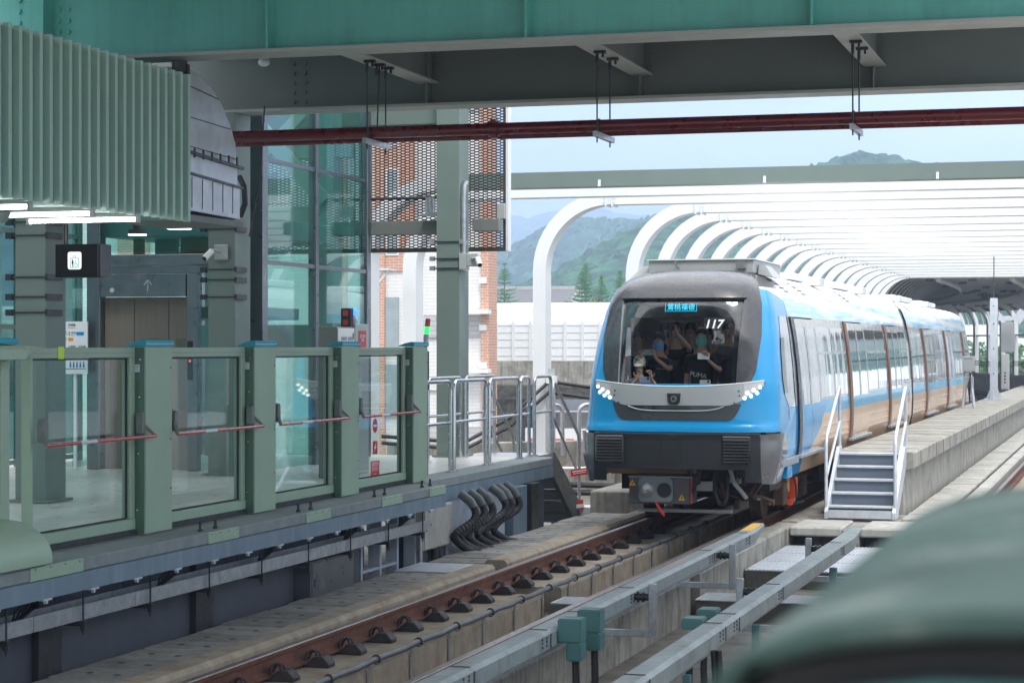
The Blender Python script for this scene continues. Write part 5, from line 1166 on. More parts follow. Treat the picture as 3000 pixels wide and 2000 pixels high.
for x in (-.355,.29): text('print','高壓危險' ,.035,mat('dull red print',(.35,.04,.03),.6) if 'dull red print' not in bpy.data.materials else bpy.data.materials['dull red print'],(cx+x,cy_-.002,.49 if x<0 else .56),(R(90),R(90),0),cp,ext=.0005)
MB().tube([(cx+.42,cy_-.01,.68),(cx+.42,cy_-.02,.36)],.013,8).build('red_handle',M['red'],cp,smooth=True)
MB().tube([(cx-.04,cy_-.05,.37),(cx+.03,cy_-.1,.27),(cx+.09,cy_-.12,.2)],[.016,.02,.016],10).build('red_lever',M['red'],cp,smooth=True)
MB().box(TX-.62,TX+.62,26.9,26.98,.2,.245).build('guard_bar',M['cabinet'],T,bevel=.004)
m=MB()
for pts in ([(.25,26.6,.8),(.3,26.4,.75),(.2,26.45,.5),(.12,26.6,.35),(.0,26.7,.4)],[(.45,26.7,.75),(.48,26.5,.5),(.55,26.5,.35),(.62,26.5,.4),(.63,26.6,.7)],[(.1,26.7,.78),(.18,26.5,.72),(.28,26.5,.6)],[(.75,26.7,.8),(.8,26.5,.7),(.85,26.6,.78)]):
    P=[Vector((TX+a,b,c)) for a,b,c in pts]; q=[]
    for k in range(len(P)-1):
        p0=P[max(0,k-1)];p1=P[k];p2=P[k+1];p3=P[min(len(P)-1,k+2)]
        for u in [x/8 for x in range(8)]: q.append(.5*((2*p1)+(p2-p0)*u+(2*p0-5*p1+4*p2-p3)*u*u+(3*p1-p0-3*p2+p3)*u**3))
    m.tube(q+[P[-1]],.026,8)
m.build('brake_hose',M['black'],T,smooth=True)
MB().tube([(TX+.66,26.6,.78),(TX+.72,26.55,.62),(TX+.85,26.7,.42)],.028,8).box(TX+.2,TX+.42,26.7,26.8,.5,.62).build('air_pipe',M['cabinet'],T,smooth=True)
for yb in (28.6,30.4,39.0,40.8,46.6,48.4,56,57.8):
    for s in (-1,1):
        wh=MB().cyl((BX+s*.68,yb,.36),(BX+s*.81,yb,.36),.36,36).cyl((BX+s*.66,yb,.36),(BX+s*.68,yb,.36),.39,36).build('wheel',rustu,T,smooth=True)
        MB().cyl((BX+s*.81,yb,.36),(BX+s*1.0,yb,.36),.13,16).box(*sorted((TX+s*.9,TX+s*1.06)),yb-.17,yb+.17,.2,.52).build('axle_box',rustu,T,bevel=.02)
    MB().cyl((TX-.68,yb,.36),(TX+.68,yb,.36),.08,12).build('axle',und,T)
for y0 in (28.6,39.0,46.6,56):
    MB().box(TX-1.02,TX-.86,y0-.5,y0+2.3,.42,.6).box(TX+.86,TX+1.02,y0-.5,y0+2.3,.42,.6).box(TX-.9,TX+.9,y0+.6,y0+1.2,.35,.62).build('bogie_frame',rustu,T,bevel=.03)
    for s in (-1,1): MB().cyl((TX+s*.94,y0+.9,.6),(TX+s*.94,y0+.9,.8),.2,18).build('air_spring',rustu,T,smooth=True)
ob=MB().box(TX+1.02,TX+1.14,29.0,29.12,.27,.55).build('orange_box',mat('bright orange paint',(.8,.09,.01),.45,var=.05),T,bevel=.008)
MB().cyl((TX+1.06,28.9,.22),(TX+1.06,28.98,.22),.05,14).build('orange_lug',bpy.data.materials['bright orange paint'],ob)
m=MB().tube([(TX+.98,28.75,.56),(TX+.98,28.68,.45),(TX+1.0,28.66,.3),(TX+1.02,28.75,.24)],.014,8).tube([(TX+1.02,28.75,.56),(TX+1.07,28.7,.5),(TX+1.05,28.7,.42)],.014,8); m.build('yellow_hose',mat('yellow hose rubber',(.55,.30,.04),.5),T,smooth=True)
MB().box(TX+1.0,TX+1.06,28.82,28.9,.36,.64).build('valve_block',mat('olive valve paint',(.32,.30,.15),.5),T,bevel=.006); MB().box(TX+1.02,TX+1.1,29.2,29.32,.2,.42).build('sensor_box',M['cabinet'],T,bevel=.006)
m=MB().tube([(TX+1.1,28.98,.58),(TX+1.15,28.9,.45),(TX+1.15,28.95,.3),(TX+1.12,29.1,.2),(TX+1.2,29.3,.2)],.014,8); m.build('cable',M['black'],T,smooth=True)
for k in range(8): MB().box(TX+.7,TX+1.03,32+k*1.1 if k<6 else 49+k*.5,32.8+k*1.1 if k<6 else 49.4+k*.5,.3+.05*(k%3),.7).build('equipment_case',und,T,bevel=.01)

random.seed(11)
for k in range(16):
    x=random.uniform(.55,1.0); y=random.uniform(26.95,28.1); z=random.uniform(.28,.72); a,b,c=(random.uniform(.04,.13) for _ in range(3))
    MB().box(TX+x-a/2,TX+x+a/2,y-b/2,y+b/2,z-c/2,z+c/2).build('bogie_gear',(rustu,rustu,und,M['cabinet'])[k%4],T,bevel=.008)
m=MB()
for k in range(7):
    x=random.uniform(.3,1.0); y=random.uniform(26.7,27.6); m.tube([(TX+x,y,.76),(TX+x+random.uniform(-.1,.1),y-.05,.6),(TX+x+random.uniform(-.15,.15),y+.05,.45),(TX+x+random.uniform(-.1,.2),y+.2,.35)],.012+.006*(k%3),6)
m.build('brake_pipe',rustu,T,smooth=True)
MB().box(TX-.95,TX-.55,26.75,26.85,.70,.80).build('buffer_block',bpy.data.materials['ochre buffer steel'],T,bevel=.01)
# ================================================================ CANOPY
def ribpath(xl,xr,zt,r,base=-.45):
    p=[(xl,base),(xl,2.4),(xl,zt-r)]
    for k in range(1,13): a=pi-(pi/2)*k/12; p.append((xl+r+r*cos(a),zt-r+r*sin(a)))
    p+=[(xl+r+(xr-xl-2*r)*k/4,zt) for k in (1,2,3)]
    for k in range(0,13): a=pi/2-(pi/2)*k/12; p.append((xr-r+r*cos(a),zt-r+r*sin(a)))
    p+=[(xr,2.4),(xr,base)]; return p
def sweep2(mb,path,w,d,Y,curve=False):
    n=len(path); o=len(mb.v)
    for i,(x,z) in enumerate(path):
        a=path[max(0,i-1)]; b=path[min(n-1,i+1)]; tx,tz=b[0]-a[0],b[1]-a[1]; l=math.hypot(tx,tz); nx,nz=-tz/l,tx/l
        for sx,sy in ((1,-1),(1,1),(-1,1),(-1,-1)):
            X,Z=x+nx*w/2*sx,z+nz*w/2*sx
            if curve: px,py=cpath(X,Y+sy*d/2)
            else: px,py=X,Y+sy*d/2
            mb.v.append((px,py,Z))
    for i in range(n-1):
        for k in range(4): k2=(k+1)%4; mb.f.append((o+i*4+k,o+i*4+k2,o+(i+1)*4+k2,o+(i+1)*4+k))
    mb.f.append((o,o+1,o+2,o+3)); mb.f.append(tuple(o+(n-1)*4+k for k in (3,2,1,0))); return mb
def rib(Y,xl,xr,zt,label,r=1.32,bm='ribwhite'):
    t=thing('canopy_rib',label,'canopy rib',(xl,Y,-.45),'white curved ribs of the track canopy')
    P=ribpath(xl,xr,zt,r); i0=next(i for i,p in enumerate(P) if p[0]>xl+r*.97)
    sweep2(MB(),P[:i0+1],.24,.40,Y).build('curved_column',M['ribwhite'],t,smooth=True)
    sweep2(MB(),P[i0:],.24,.40,Y).build('beam',M[bm],t,smooth=True)
    x,z=P[i0]; m=MB()
    for dx in (-.06,.06): m.box(x+dx-.012,x+dx+.012,Y-.23,Y+.23,z-.15,z+.15)
    for k in range(3): m.cyl((x-.1,Y-.2,z-.07+.07*k),(x-.1,Y-.215,z-.07+.07*k),.018,6).cyl((x+.1,Y-.2,z-.07+.07*k),(x+.1,Y-.215,z-.07+.07*k),.018,6)
    m.build('bolted_joint',M['ribwhite'],t)
    m=MB(); q=x+2.6
    while q<xr-1: m.box(q-.02,q+.02,Y-.225,Y-.2005,z-.125,z-.02).box(q-.02,q+.02,Y-.25,Y-.2255,z-.125,z-.11); q+=2.6
    m.build('beam_lug',M['ribwhite'],t)
rib(32.2,-11.9,2.6,4.98,'white canopy rib nearest the station, its column hidden behind the lift shaft',bm='column')  # beam in column grey: shade painted onto a white rib
rib(34.86,-12.05,2.6,5.02,'second white canopy rib, its column seen beside the brick building')
rib(37.52,-10.45,2.5,5.06,'white canopy rib standing alone between the tiled roof hall and the low wall')
for i in range(16): rib(40.2+2.62*i,-9.33,2.45,5.06,'white canopy rib in the even row arching over the train')
t=thing('rib_bracket','pale welded bracket shelf on the second canopy column','bracket',(-12.3,34,3.6)); m=MB().box(-12.75,-12.15,33.9,34.3,3.66,3.69)
for k in range(4): m.prism([(-12.72+.1*k,3.4),(-12.68+.1*k,3.4),(-12.45+.1*k,3.659),(-12.49+.1*k,3.659)],'y',33.95,34.0)
m.box(-12.76,-12.72,33.9,34.3,3.38,3.66); m.build('shelf',M['ribwhite'],t)
# clad far part of the canopy, following the bend
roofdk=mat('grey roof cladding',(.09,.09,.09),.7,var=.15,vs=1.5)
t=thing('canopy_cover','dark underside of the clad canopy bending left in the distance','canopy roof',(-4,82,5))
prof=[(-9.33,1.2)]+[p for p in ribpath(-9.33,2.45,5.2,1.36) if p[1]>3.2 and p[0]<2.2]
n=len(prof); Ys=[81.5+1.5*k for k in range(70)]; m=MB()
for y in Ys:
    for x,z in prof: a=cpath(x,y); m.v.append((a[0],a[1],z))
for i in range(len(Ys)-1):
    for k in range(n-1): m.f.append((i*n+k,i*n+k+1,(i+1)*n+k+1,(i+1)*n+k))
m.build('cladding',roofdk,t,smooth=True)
m=MB()
for k in range(76):
    y=81.9+1.33*k; sweep2(m,[p for p in ribpath(-9.2,2.3,5.06,1.3) if p[1]>2.0][: 30],.06,.08,y,True)
m.build('roof_rib',M['ribwhite'],t,smooth=True); 
m=MB()
for X in (-7.1,-4.35):
    m.tube([(*cpath(X,82+2*k),4.9) for k in range(36)],.09,6)
m.build('roof_strip',M['ribwhite'],t,smooth=True)
m=MB(); random.seed(5)
for k in range(70):
    y=83+random.random()*55; X=random.uniform(-8,1.5); a=cpath(X,y); m.box(a[0]-.15,a[0]+.15,a[1]-.1,a[1]+.1,4.9,5.0)
m.build('roof_fitting',M['column'],t)
sweep2(MB(),[p for p in ribpath(-9.33,2.45,5.12,1.36)],.3,.45,81.3).build('edge_frame',M['ribwhite'],t,smooth=True)
for k in range(34):
    y=104+2.4*k; tt=thing('canopy_column','white curved column on the outer side of the bend beyond the train','canopy column',(*cpath(2.45,y),-.45),'columns on the outside of the bend')
    P=[p for p in ribpath(-9.33,2.45,5.08,1.36) if p[0]>.4]; sweep2(MB(),P,.26,.36,y,True).build('curved_column',M['ribwhite'],tt,smooth=True)
o=MB(); sweep(o,[(2.38,3.05),(2.38,3.15),(2.5,3.15),(2.5,3.05)],ys(100,190)); tag(o.build('column_rail',M['ribwhite']),'thin white rail linking the outer canopy columns','rail')
o=MB(); sweep(o,[(2.75,-.45),(2.75,.62),(3.0,.62),(3.0,-.45)],ys(24,230)); tag(o.build('parapet_wall',M['concrete']),'weathered concrete parapet on the outer side of the bend','wall')
o=MB()
for k in range(3): o.tube([(*cpath(2.2,95+2*q),1.15+.12*k+.04*sin(q*1.3)) for q in range(40)],.03,6)
tag(o.build('wall_cable',M['black'],smooth=True),'black cables strung along the outer columns','cables')
# low walls and rails left of the train
def wallbar(name,label,a,b,z0,z1,w_,m_):
    tag(MB().bar((a[0],a[1],(z0+z1)/2),(b[0],b[1],(z0+z1)/2),w_,z1-z0).build(name,M[m_],bevel=.015),label,'wall')
wallbar('low_wall','mossy low concrete wall behind the steel stair',(-13.1,36.6),(-9.72,39.9),-.449,.55,.3,'concrete')
wallbar('low_wall','grey low wall running along the canopy columns behind the train',(-9.9,40.2),(-9.9,88),-.449,.35,.25,'concrete')
for a,b,lb in (((-11.0,37.9),(-10.35,38.6),'grey hoop rail on the mossy low wall, left one'),((-10.1,38.9),(-9.2,39.6),'grey hoop rail on the mossy low wall, right one')):
    t=thing('hoop_rail',lb,'rail',(*a,.55)); MB().tube(ubend(0,(*a,.3),(*b,.3),.95,.15),.04,10).build('hoop',M['galv'],t,smooth=True)
for k,z in enumerate((.35,.12)):
    o=MB().tube([(-9.6,37.2,z),(-8.4,35.5,z-.04),(-7.6,34.8,z-.02),(-7.0,34.5,z-.03)],.045,8); 
o=MB()
for k in range(2): o.tube([(-12.9,35.6,.75-.12*k),(-11.6,36.4,.62-.12*k),(-10.9,36.9,1.05-.16*k),(-10.25,37.3,1.72-.2*k),(-9.3,38.0,1.55-.2*k),(-7.9,39.0,1.5-.2*k)],.035,8)
tag(o.build('wall_cable',M['black'],smooth=True),'pair of thick black cables slung past the lone canopy column','cables')
t=thing('cable_post','slim grey post holding the slung black cables','post',(-10.2,37.3,-.4)); MB().box(-10.27,-10.15,37.3,37.36,.5,1.95).build('post_shaft',M['cabinet'],t); MB().box(-10.28,-10.1,37.2,37.3,1.68,1.82).build('cable_cleat',M['white'],t)
o=MB()
for k in range(2): o.tube([(-9.5,34.6,.02-.13*k),(-8.2,35.0,-.02-.13*k),(-7.0,35.2,-.05-.13*k)],.05,8)
tag(o.build('floor_cable',M['black'],smooth=True),'two black cables crossing low behind the stair foot','cables')
tag(MB().tube([(-9.4,34.9,.27),(-6.9,35.6,.25)],.03,8).build('guard_tube',M['white'],smooth=True),'white horizontal tube behind the stair handrail','tube')
t=thing('cable_stand','thin grey stand with white cleat beside the train bumper','post',(-7.05,30.8,-.4)); MB().box(-7.08,-7.0,30.8,30.84,-.44,.5).build('post_shaft',M['galv'],t); MB().box(-7.02,-6.94,30.76,30.8,.2,.34).build('cable_cleat',M['white'],t)
# concrete edge block left of the near kerb by the train
tag(MB().box(-7.45,-6.79,27.7,29.4,-.449,-.03).box(-7.6,-6.79,29.9,36,-.449,.25).build('trackside_block',M['concrete'],bevel=.02),'stained concrete block beside the kerb at the train front','block')
# ================================================================ TOWN BEHIND
BK=bricks('orange brick facing',(.50,.25,.165),(.56,.30,.20),(.62,.52,.45),.30,.088); TILE=bricks('white wall tiles',(.74,.73,.71),(.70,.69,.67),(.6,.59,.58),.5,.11,.5); GT=bricks('grey wall tiles',(.5,.5,.5),(.46,.46,.47),(.36,.36,.36),.7,.15,.5)
t=thing('brick_building','orange brick and white tile building seen through the mesh screen','building',(-23,62,-9))
BY=62
MB().prism([(-34,BY),(-18.97,BY),(-18.95,BY+.75),(-26,BY+14),(-34,BY+14)],'z',-9,13).build('wall',TILE,t)
for a,b in ((-22.68,-22.33),(-21.55,-21.36),(-19.19,-18.93),(-24.6,-23.6),(-28.5,-27),(-31.5,-30.4)): MB().box(a,b,BY-.12,BY-.001,-9,13.2).build('brick_pier',BK,t)
MB().box(-22.329,-21.551,BY-.06,BY-.002,4.7,13).build('brick_panel',BK,t)
MB().box(-18.965,-18.93,BY+.0,BY+.75,-9,13.2).build('brick_panel',BK,t)
for z in (5.2,6.9,8.6,10.3,12.0):
    for a in (-22.3,-26.3,-29.7):
        f_=MB().box(a,a+.42,BY-.09,BY-.061,z,z+1.0).build('window',M['white'],t); MB().box(a+.04,a+.38,BY-.095,BY-.0905,z+.04,z+.96).build('glass',mat('pale grey window glass',(.30,.36,.38),.15) if 'pale grey window glass' not in bpy.data.materials else bpy.data.materials['pale grey window glass'],f_)
for z in (.2,2.3): MB().box(-22.32,-21.9,BY-.08,BY-.001,z,z+1.6).build('window',bpy.data.materials['pale grey window glass'],t)
for z0,z1 in ((2.65,3.35),(-.9,-.1),(6.2,6.9),(9.6,10.3)): MB().box(-21.35,-19.2,BY-.05,BY-.001,z0,z1).build('spandrel',GT,t)
for z in (3.36,1.55): MB().box(-20.4,-18.85,BY-.5,BY-.1201,z,z+.12).build('ledge',M['white'],t)
for z in (.98,2.62): MB().box(-21.36,-20.2,BY-.06,BY-.0005,z,z+.03).build('ledge_line',M['inkgrey'],t)
for z in (2.85,4.3,1.7,6.0): MB().box(-19.23,-19.0,BY-.16,BY-.121,z,z+.18).build('white_block',M['white'],t)
t=thing('cream_building','pale cream apartment wall seen far left behind the glass','building',(-30,40,-9)); MB().box(-40,-30,36,52,-9,6).build('wall',TILE,t)
for z in (-1,2):
    for y in (38,42,46): MB().box(-29.999,-29.95,y,y+1.6,z,z+1.5).build('window',bpy.data.materials['pale grey window glass'],t)
# second viaduct with noise shell
VY=75
t=thing('noise_barrier','white curved noise barrier on the concrete viaduct behind the train','noise barrier',(-25,VY,1.8))
MB().prism([(VY,1.84),(VY,3.2),(VY+.05,3.34),(VY+.18,3.38),(VY+.35,3.395),(VY+.35,3.75),(VY+.5,3.88),(VY+3.5,4.05),(VY+6,3.9),(VY+6,1.84)],'x',-60,-13.6).build('shell',M['white'],t)
m=MB()
for k in range(70): m.box(-59.6+.66*k-.05,-59.6+.66*k+.05,VY-.09,VY-.001,1.84,3.30)
m.build('barrier_post',M['ribwhite'],t)
m=MB()
for z in (2.0,2.32,2.6,2.86,3.12): m.box(-60,-13.6,VY-.012,VY-.0005,z,z+.018)
m.build('panel_joint',M['cabinet'],t)
t=thing('viaduct','stained concrete viaduct below the white noise barrier','viaduct',(-25,VY,0))
MB().prism([(VY-.15,.95),(VY-.15,1.835),(VY+7,1.835),(VY+7,.4),(VY+.9,.4),(VY+.5,.62),(VY-.05,.85)],'x',-60,-13.6).build('parapet',M['concrete'],t,bevel=.02)
for x in (-52,-38,-24): MB().box(x,x+1.6,VY+2,VY+4,-9,.39).build('pier',M['concrete'],t)
tag(MB().box(-45,-14,84,84.4,-9,.95).build('blue_wall',M['bluelight']),'blue grey wall under the second viaduct','wall')
t=thing('shed_building','low white and cream shed under the second viaduct','shed',(-24,80,-9))
MB().box(-27.5,-20.4,80,83,-9,-.25).build('wall',M['white'],t); MB().prism([(79.6,-.25),(83.5,-.25),(83.5,.05),(79.6,-.1)],'x',-27.7,-23.2).build('roof',mat('cream shed roof',(.62,.58,.44),.6),t)
tag(MB().box(-25.2,-23.6,79,79.8,-9,-.95).build('dark_red_container',mat('dark red steel',(.16,.03,.03),.5)),'dark red corrugated container behind the stair rails','container')
tag(MB().ell((-23.35,78.6,-1.35),(.22,.22,.3),12,10).build('red_lantern',M['red'],smooth=True),'round red lantern by the dark red container','lantern')
t=thing('white_banner','white banner board with red print beyond the low wall','banner',(-19.6,70,-9)); MB().box(-20.1,-17.6,70,70.1,-9,-.45).build('board',M['white'],t); 
for k in range(5): MB().box(-19.9+k*.42,-19.62+k*.42,69.98,69.999,-.95-.05*(k%2),-.8).build('print_mark',mat('pink red print',(.6,.12,.12),.6) if k==0 else bpy.data.materials['pink red print'],t)
# tiled hall roof
t=thing('tiled_hall','hall with grey ribbed tile roof and white ridge beyond the viaduct','hall',(-56,200,-9))
MB().box(-72,-52,201,212,-9,6.3).build('wall',M['white'],t)
RT=mat('grey roof tiles',(.30,.30,.31),.6,var=.1)
MB().add([(-72,200,6.2),(-51.4,200,6.2),(-53.0,204.5,8.1),(-72,204.5,8.1)],[(0,1,2,3)]).build('roof',RT,t,fix=False)
m=MB()
for k in range(88):
    x=-72+k*.235; x2=x if x<-53.2 else None
    if x<-53.3: m.bar((x,199.95,6.25),(x,204.4,8.12),.10,.1)
m.build('tile_rib',mat('dark tile rib',(.17,.17,.175),.6),t)
MB().box(-72,-52.9,204.4,204.9,7.95,8.45).bar((-51.3,199.9,6.3),(-53.0,204.5,8.3),.3,.28).box(-53.3,-52.8,204.3,205,8.0,8.62).build('ridge',M['conc_light'],t)
# Norfolk pines
def pine(x,y,z0,ztop,spread,label,seed,thin):
    rnd=random.Random(seed); t=thing('pine_tree',label,'tree',(x,y,z0),'Norfolk pines beyond the viaduct')
    MB().tube([(x,y,z0),(x+.05,y,(z0+ztop)/2),(x,y,ztop)],[.28,.16,.03],8).build('trunk',mat('pine bark',(.16,.12,.09),.9) if 'pine bark' not in bpy.data.materials else bpy.data.materials['pine bark'],t,smooth=True)
    m=MB(); z=ztop-.1; k=0
    while z>ztop-9.5:
        d=ztop-z; L=min(spread,.16+d*.36*(1 if d<4 else .95)); nb=7 if d>.8 else 5
        if thin and rnd.random()<.12: z-=.3; continue
        for b in range(nb):
            a=2*pi*b/nb+k*.7+rnd.uniform(-.2,.2); l=L*rnd.uniform(.75,1.1)
            dx,dy=cos(a),sin(a); p0=Vector((x,y,z)); up=.28
            steps=max(4,int(l/.09))
            for s in range(steps):
                f=(s+.5)/steps; c=p0+Vector((dx*l*f,dy*l*f,l*(up*f*f-.05*f)))
                for q in range(3):
                    w_=rnd.uniform(.16,.3)*(1-.45*f); ax=Vector((dx*.4+rnd.uniform(-.6,.6)-dy*(1 if q==0 else -1 if q==1 else 0),dy*.4+rnd.uniform(-.6,.6)+dx*(1 if q==0 else -1 if q==1 else 0),rnd.uniform(.2,.9))).normalized()
                    sd=ax.cross(Vector((rnd.uniform(-1,1),rnd.uniform(-1,1),rnd.uniform(-1,1)))).normalized()*.035
                    m.add([c-sd,c+sd,c+ax*w_+sd*.5,c+ax*w_-sd*.5],[(0,1,2,3)])
        z-=.22 if d<1.5 else .36; k+=1
    m.build('crown',PG,t,fix=False)
PG=mat('pine needles',(.085,.25,.06),.7,var=.5,vs=1.6); 
pine(-55.1,185,-9,9.95,1.65,'tall pine in front of the tiled hall, left of the lone canopy rib',3,True)
pine(-47.45,185,-9,9.9,1.6,'tallest of the pines right of the tiled hall',4,False)
pine(-48.3,187,-9,9.2,1.5,'pine crowding the left side of the tallest one',5,False)
pine(-45.7,184,-9,8.7,1.5,'shorter pine between the tallest one and the train roof',6,False)
pine(-44.7,187,-9,9.25,1.7,'pine just left of the train roof beside a canopy rib',8,False)
pine(-52.9,190,-9,6.9,.9,'small pine half hidden by the lone canopy rib',9,False)
# bushes
def bush(label,x,y,z,rx,ry,rz,n,col,seed,leaf=.22):
    rnd=random.Random(seed); m=MB()
    cl=[(Vector((rnd.uniform(-rx,rx),rnd.uniform(-ry,ry),rnd.uniform(-.2,1)*rz)),rnd.uniform(.5,1.0)*min(rx,rz)*.45) for _ in range(max(5,n//120))]
    for k in range(n):
        c,r=rnd.choice(cl); d=Vector((rnd.gauss(0,1),rnd.gauss(0,1),rnd.gauss(0,1))).normalized()*r*rnd.uniform(.6,1); p=Vector((x,y,z))+c+d
        u=Vector((rnd.uniform(-1,1),rnd.uniform(-1,1),rnd.uniform(-.3,1))).normalized(); v=u.orthogonal().normalized(); a=leaf*rnd.uniform(.6,1.2)
        m.add([p-u*a-v*a*.4,p+u*a-v*a*.4,p+u*a+v*a*.4,p-u*a+v*a*.4],[(0,1,2,3)])
    return tag(m.build('leafy_shrub',col,fix=False),label,'shrub')
bg_=mat('bright leaf green',(.055,.155,.022),.6,var=.5,vs=.6); 
for k in range(9): bush('rounded green tree mass behind the outer bend of the canopy',-19+3.1*k,196+(k%3)*4,-1.5,2.6,2,3.6,2600,bg_,20+k)['group']='green trees behind the bend'
bush('low shrub between the pines and the train roof',-46.9,182,3.0,1.8,1.2,3.6,1500,mat('yellowish leaf green',(.10,.15,.03),.6,var=.5),40,.14)
bush('small green shrub by the banner beyond the low wall',-22.2,79,-1.6,.6,.5,.7,500,bg_,41,.08)
tag(MB().box(-30,30,260,264,-9,3.4).box(-20,-14,258,262,-9,5.0).build('white_building',M['white']),'long low white building behind the green trees','building')
# ================================================================ HILLS
def hill(name,prof,Yr,Yf,nx,ny,base,cell,amp,mt,seed,zrough=1.0,x0=None,x1=None):
    x0=prof[0][0] if x0 is None else x0; x1=prof[-1][0] if x1 is None else x1
    def fn(u,v):
        X=x0+(x1-x0)*u; f=v
        Y=Yf+(Yr-Yf)*min(1,f/.85)+(Yr-Yf)*max(0,f-.85)*1.2
        zr=itp(prof,X)
        if f<=.85: s=f/.85; sh=s*s*(3-2*s)*.45+s*.55
        else: sh=1-((f-.85)/.15)**2*.5
        z=base+(zr-base)*sh
        q=noise.noise(Vector((X*.02+seed,Y*.02,0)))*zrough*6*(1-sh*.75)+noise.noise(Vector((X*.05,Y*.05+seed,3)))*zrough*2.2*(1-sh*.6)
        d=noise.voronoi(Vector((X/cell,Y/cell*.6,seed+z*.02)))[0][0]; b=sqrt(max(0,1-(d*1.15)**2))
        return (X+amp*.3*noise.noise(Vector((X,Y,9))),Y,z+q+(b-.6)*amp+noise.noise(Vector((X*.9,Y*.9,1)))*amp*.4)
    return tag(MB().grid(fn,nx,ny).build(name,mt,smooth=False,fix=False),kind='structure')
def hmat(name,c1,c2,vs,c3):
    m=mat(name,c1,.9,var=.5,vs=vs,blot=.8,blotcol=c2,bs=vs*.35,spec=.1); n=m.node_tree.nodes; l=m.node_tree.links; b=n['Principled BSDF']; src=b.inputs['Base Color'].links[0].from_socket
    g=n.new('ShaderNodeNewGeometry'); v=n.new('ShaderNodeTexVoronoi'); v.inputs['Scale'].default_value=c3; l.new(g.outputs['Position'],v.inputs[0]); s_=n.new('ShaderNodeSeparateColor'); l.new(v.outputs['Color'],s_.inputs[0])
    r=n.new('ShaderNodeMapRange'); r.inputs[3].default_value=.4; r.inputs[4].default_value=1.25; l.new(s_.outputs[0],r.inputs[0]); k=n.new('ShaderNodeVectorMath'); k.operation='SCALE'; l.new(src,k.inputs[0]); l.new(r.outputs[0],k.inputs[3]); l.new(k.outputs[0],b.inputs['Base Color']); return m
near=[(-260,5),(-200,12),(-160.6,21.6),(-144.7,31.3),(-133.1,39.8),(-126.3,42.3),(-113.5,46),(-92.4,53.0),(-83.1,56.8),(-74.7,58.6),(-66.2,56.8),(-49.7,53.2),(-29.5,47.5),(10,42),(60,36),(140,30),(300,40),(520,25)]
mid=[(-520,30),(-384,39.7),(-329.5,40),(-306.3,44.9),(-293.9,48.1),(-282.5,51.8),(-266.7,61),(-249.6,63.2),(-237.3,61.7),(-228.3,61.5),(-214.7,64.5),(-191.3,70.6),(-158.3,63.5),(-100,60)]
far=[(-1100,110),(-885,127),(-804,137),(-685.5,142.6),(-649.4,144.6),(-623.5,141.6),(-596.7,145.5),(-551.8,150.3),(-513.4,143.3),(-488,137.4),(-439,120),(-348,101),(-200,90)]
hill('hillside',near,620,330,560,150,-9,5.2,5.0,hmat('near forest',(.032,.10,.035),(.012,.05,.02),.22,.2),1,1)
hill('hillside',mid,1000,640,380,120,-9,6.5,6.5,hmat('middle forest',(.035,.105,.045),(.014,.06,.03),.15,.15),7,1.4)
hill('mountain_ridge',far,2200,1300,260,70,-9,22,7,hmat('far forest',(.05,.10,.06),(.02,.06,.04),.04,.06),13,3)
# ================================================================ AIR
hz=MB().box(-1500,900,-60,2700,-11,190).build('haze',M['white']); hz.data.materials.clear()
vm=bpy.data.materials.new('haze air'); vm.use_nodes=True; n=vm.node_tree.nodes; n.clear(); o=n.new('ShaderNodeOutputMaterial'); pv=n.new('ShaderNodeVolumePrincipled')
pv.inputs['Color'].default_value=(.58,.72,1,1); pv.inputs['Density'].default_value=.0007; pv.inputs['Anisotropy'].default_value=.2
vm.node_tree.links.new(pv.outputs[0],o.inputs['Volume']); hz.data.materials.append(vm); tag(hz,kind='stuff')
# ================================================================ PEOPLE BEHIND THE WINDSCREEN
SK=[mat('warm skin',(.58,.36,.25),.55,var=.06),mat('tan skin',(.5,.3,.2),.55,var=.06)]
HAIR=mat('black hair',(.012,.011,.011),.45,var=.3,vs=30); GREYH=mat('grey hair',(.10,.095,.09),.6,var=.3,vs=30)
def skin(name,verts,edges,rad,mt,root=0,parent=None,sub=1):
    off=Vector((0,0,0)); q=parent
    while q is not None: off+=q.location; q=q.parent
    me=bpy.data.meshes.new(name); me.from_pydata([tuple(Vector(v)-off) for v in verts],edges,[])
    o=bpy.data.objects.new(name,me); COL.objects.link(o)
    if parent is not None: o.parent=parent
    sk=o.modifiers.new('skin','SKIN'); sk.use_smooth_shade=True
    if not me.skin_vertices: me.attributes.new('skin','FLOAT_VECTOR','POINT') if False else None
    if not me.skin_vertices:
        bpy.context.view_layer.objects.active=o; o.select_set(True); bpy.ops.mesh.customdata_skin_add(); o.select_set(False)
    for i,r in enumerate(rad):
        s=me.skin_vertices[0].data[i]; s.radius=r if isinstance(r,tuple) else (r,r); s.use_root=(i==root)
    if sub: ss=o.modifiers.new('sub','SUBSURF'); ss.levels=sub; ss.render_levels=sub
    me.materials.append(mt); return o
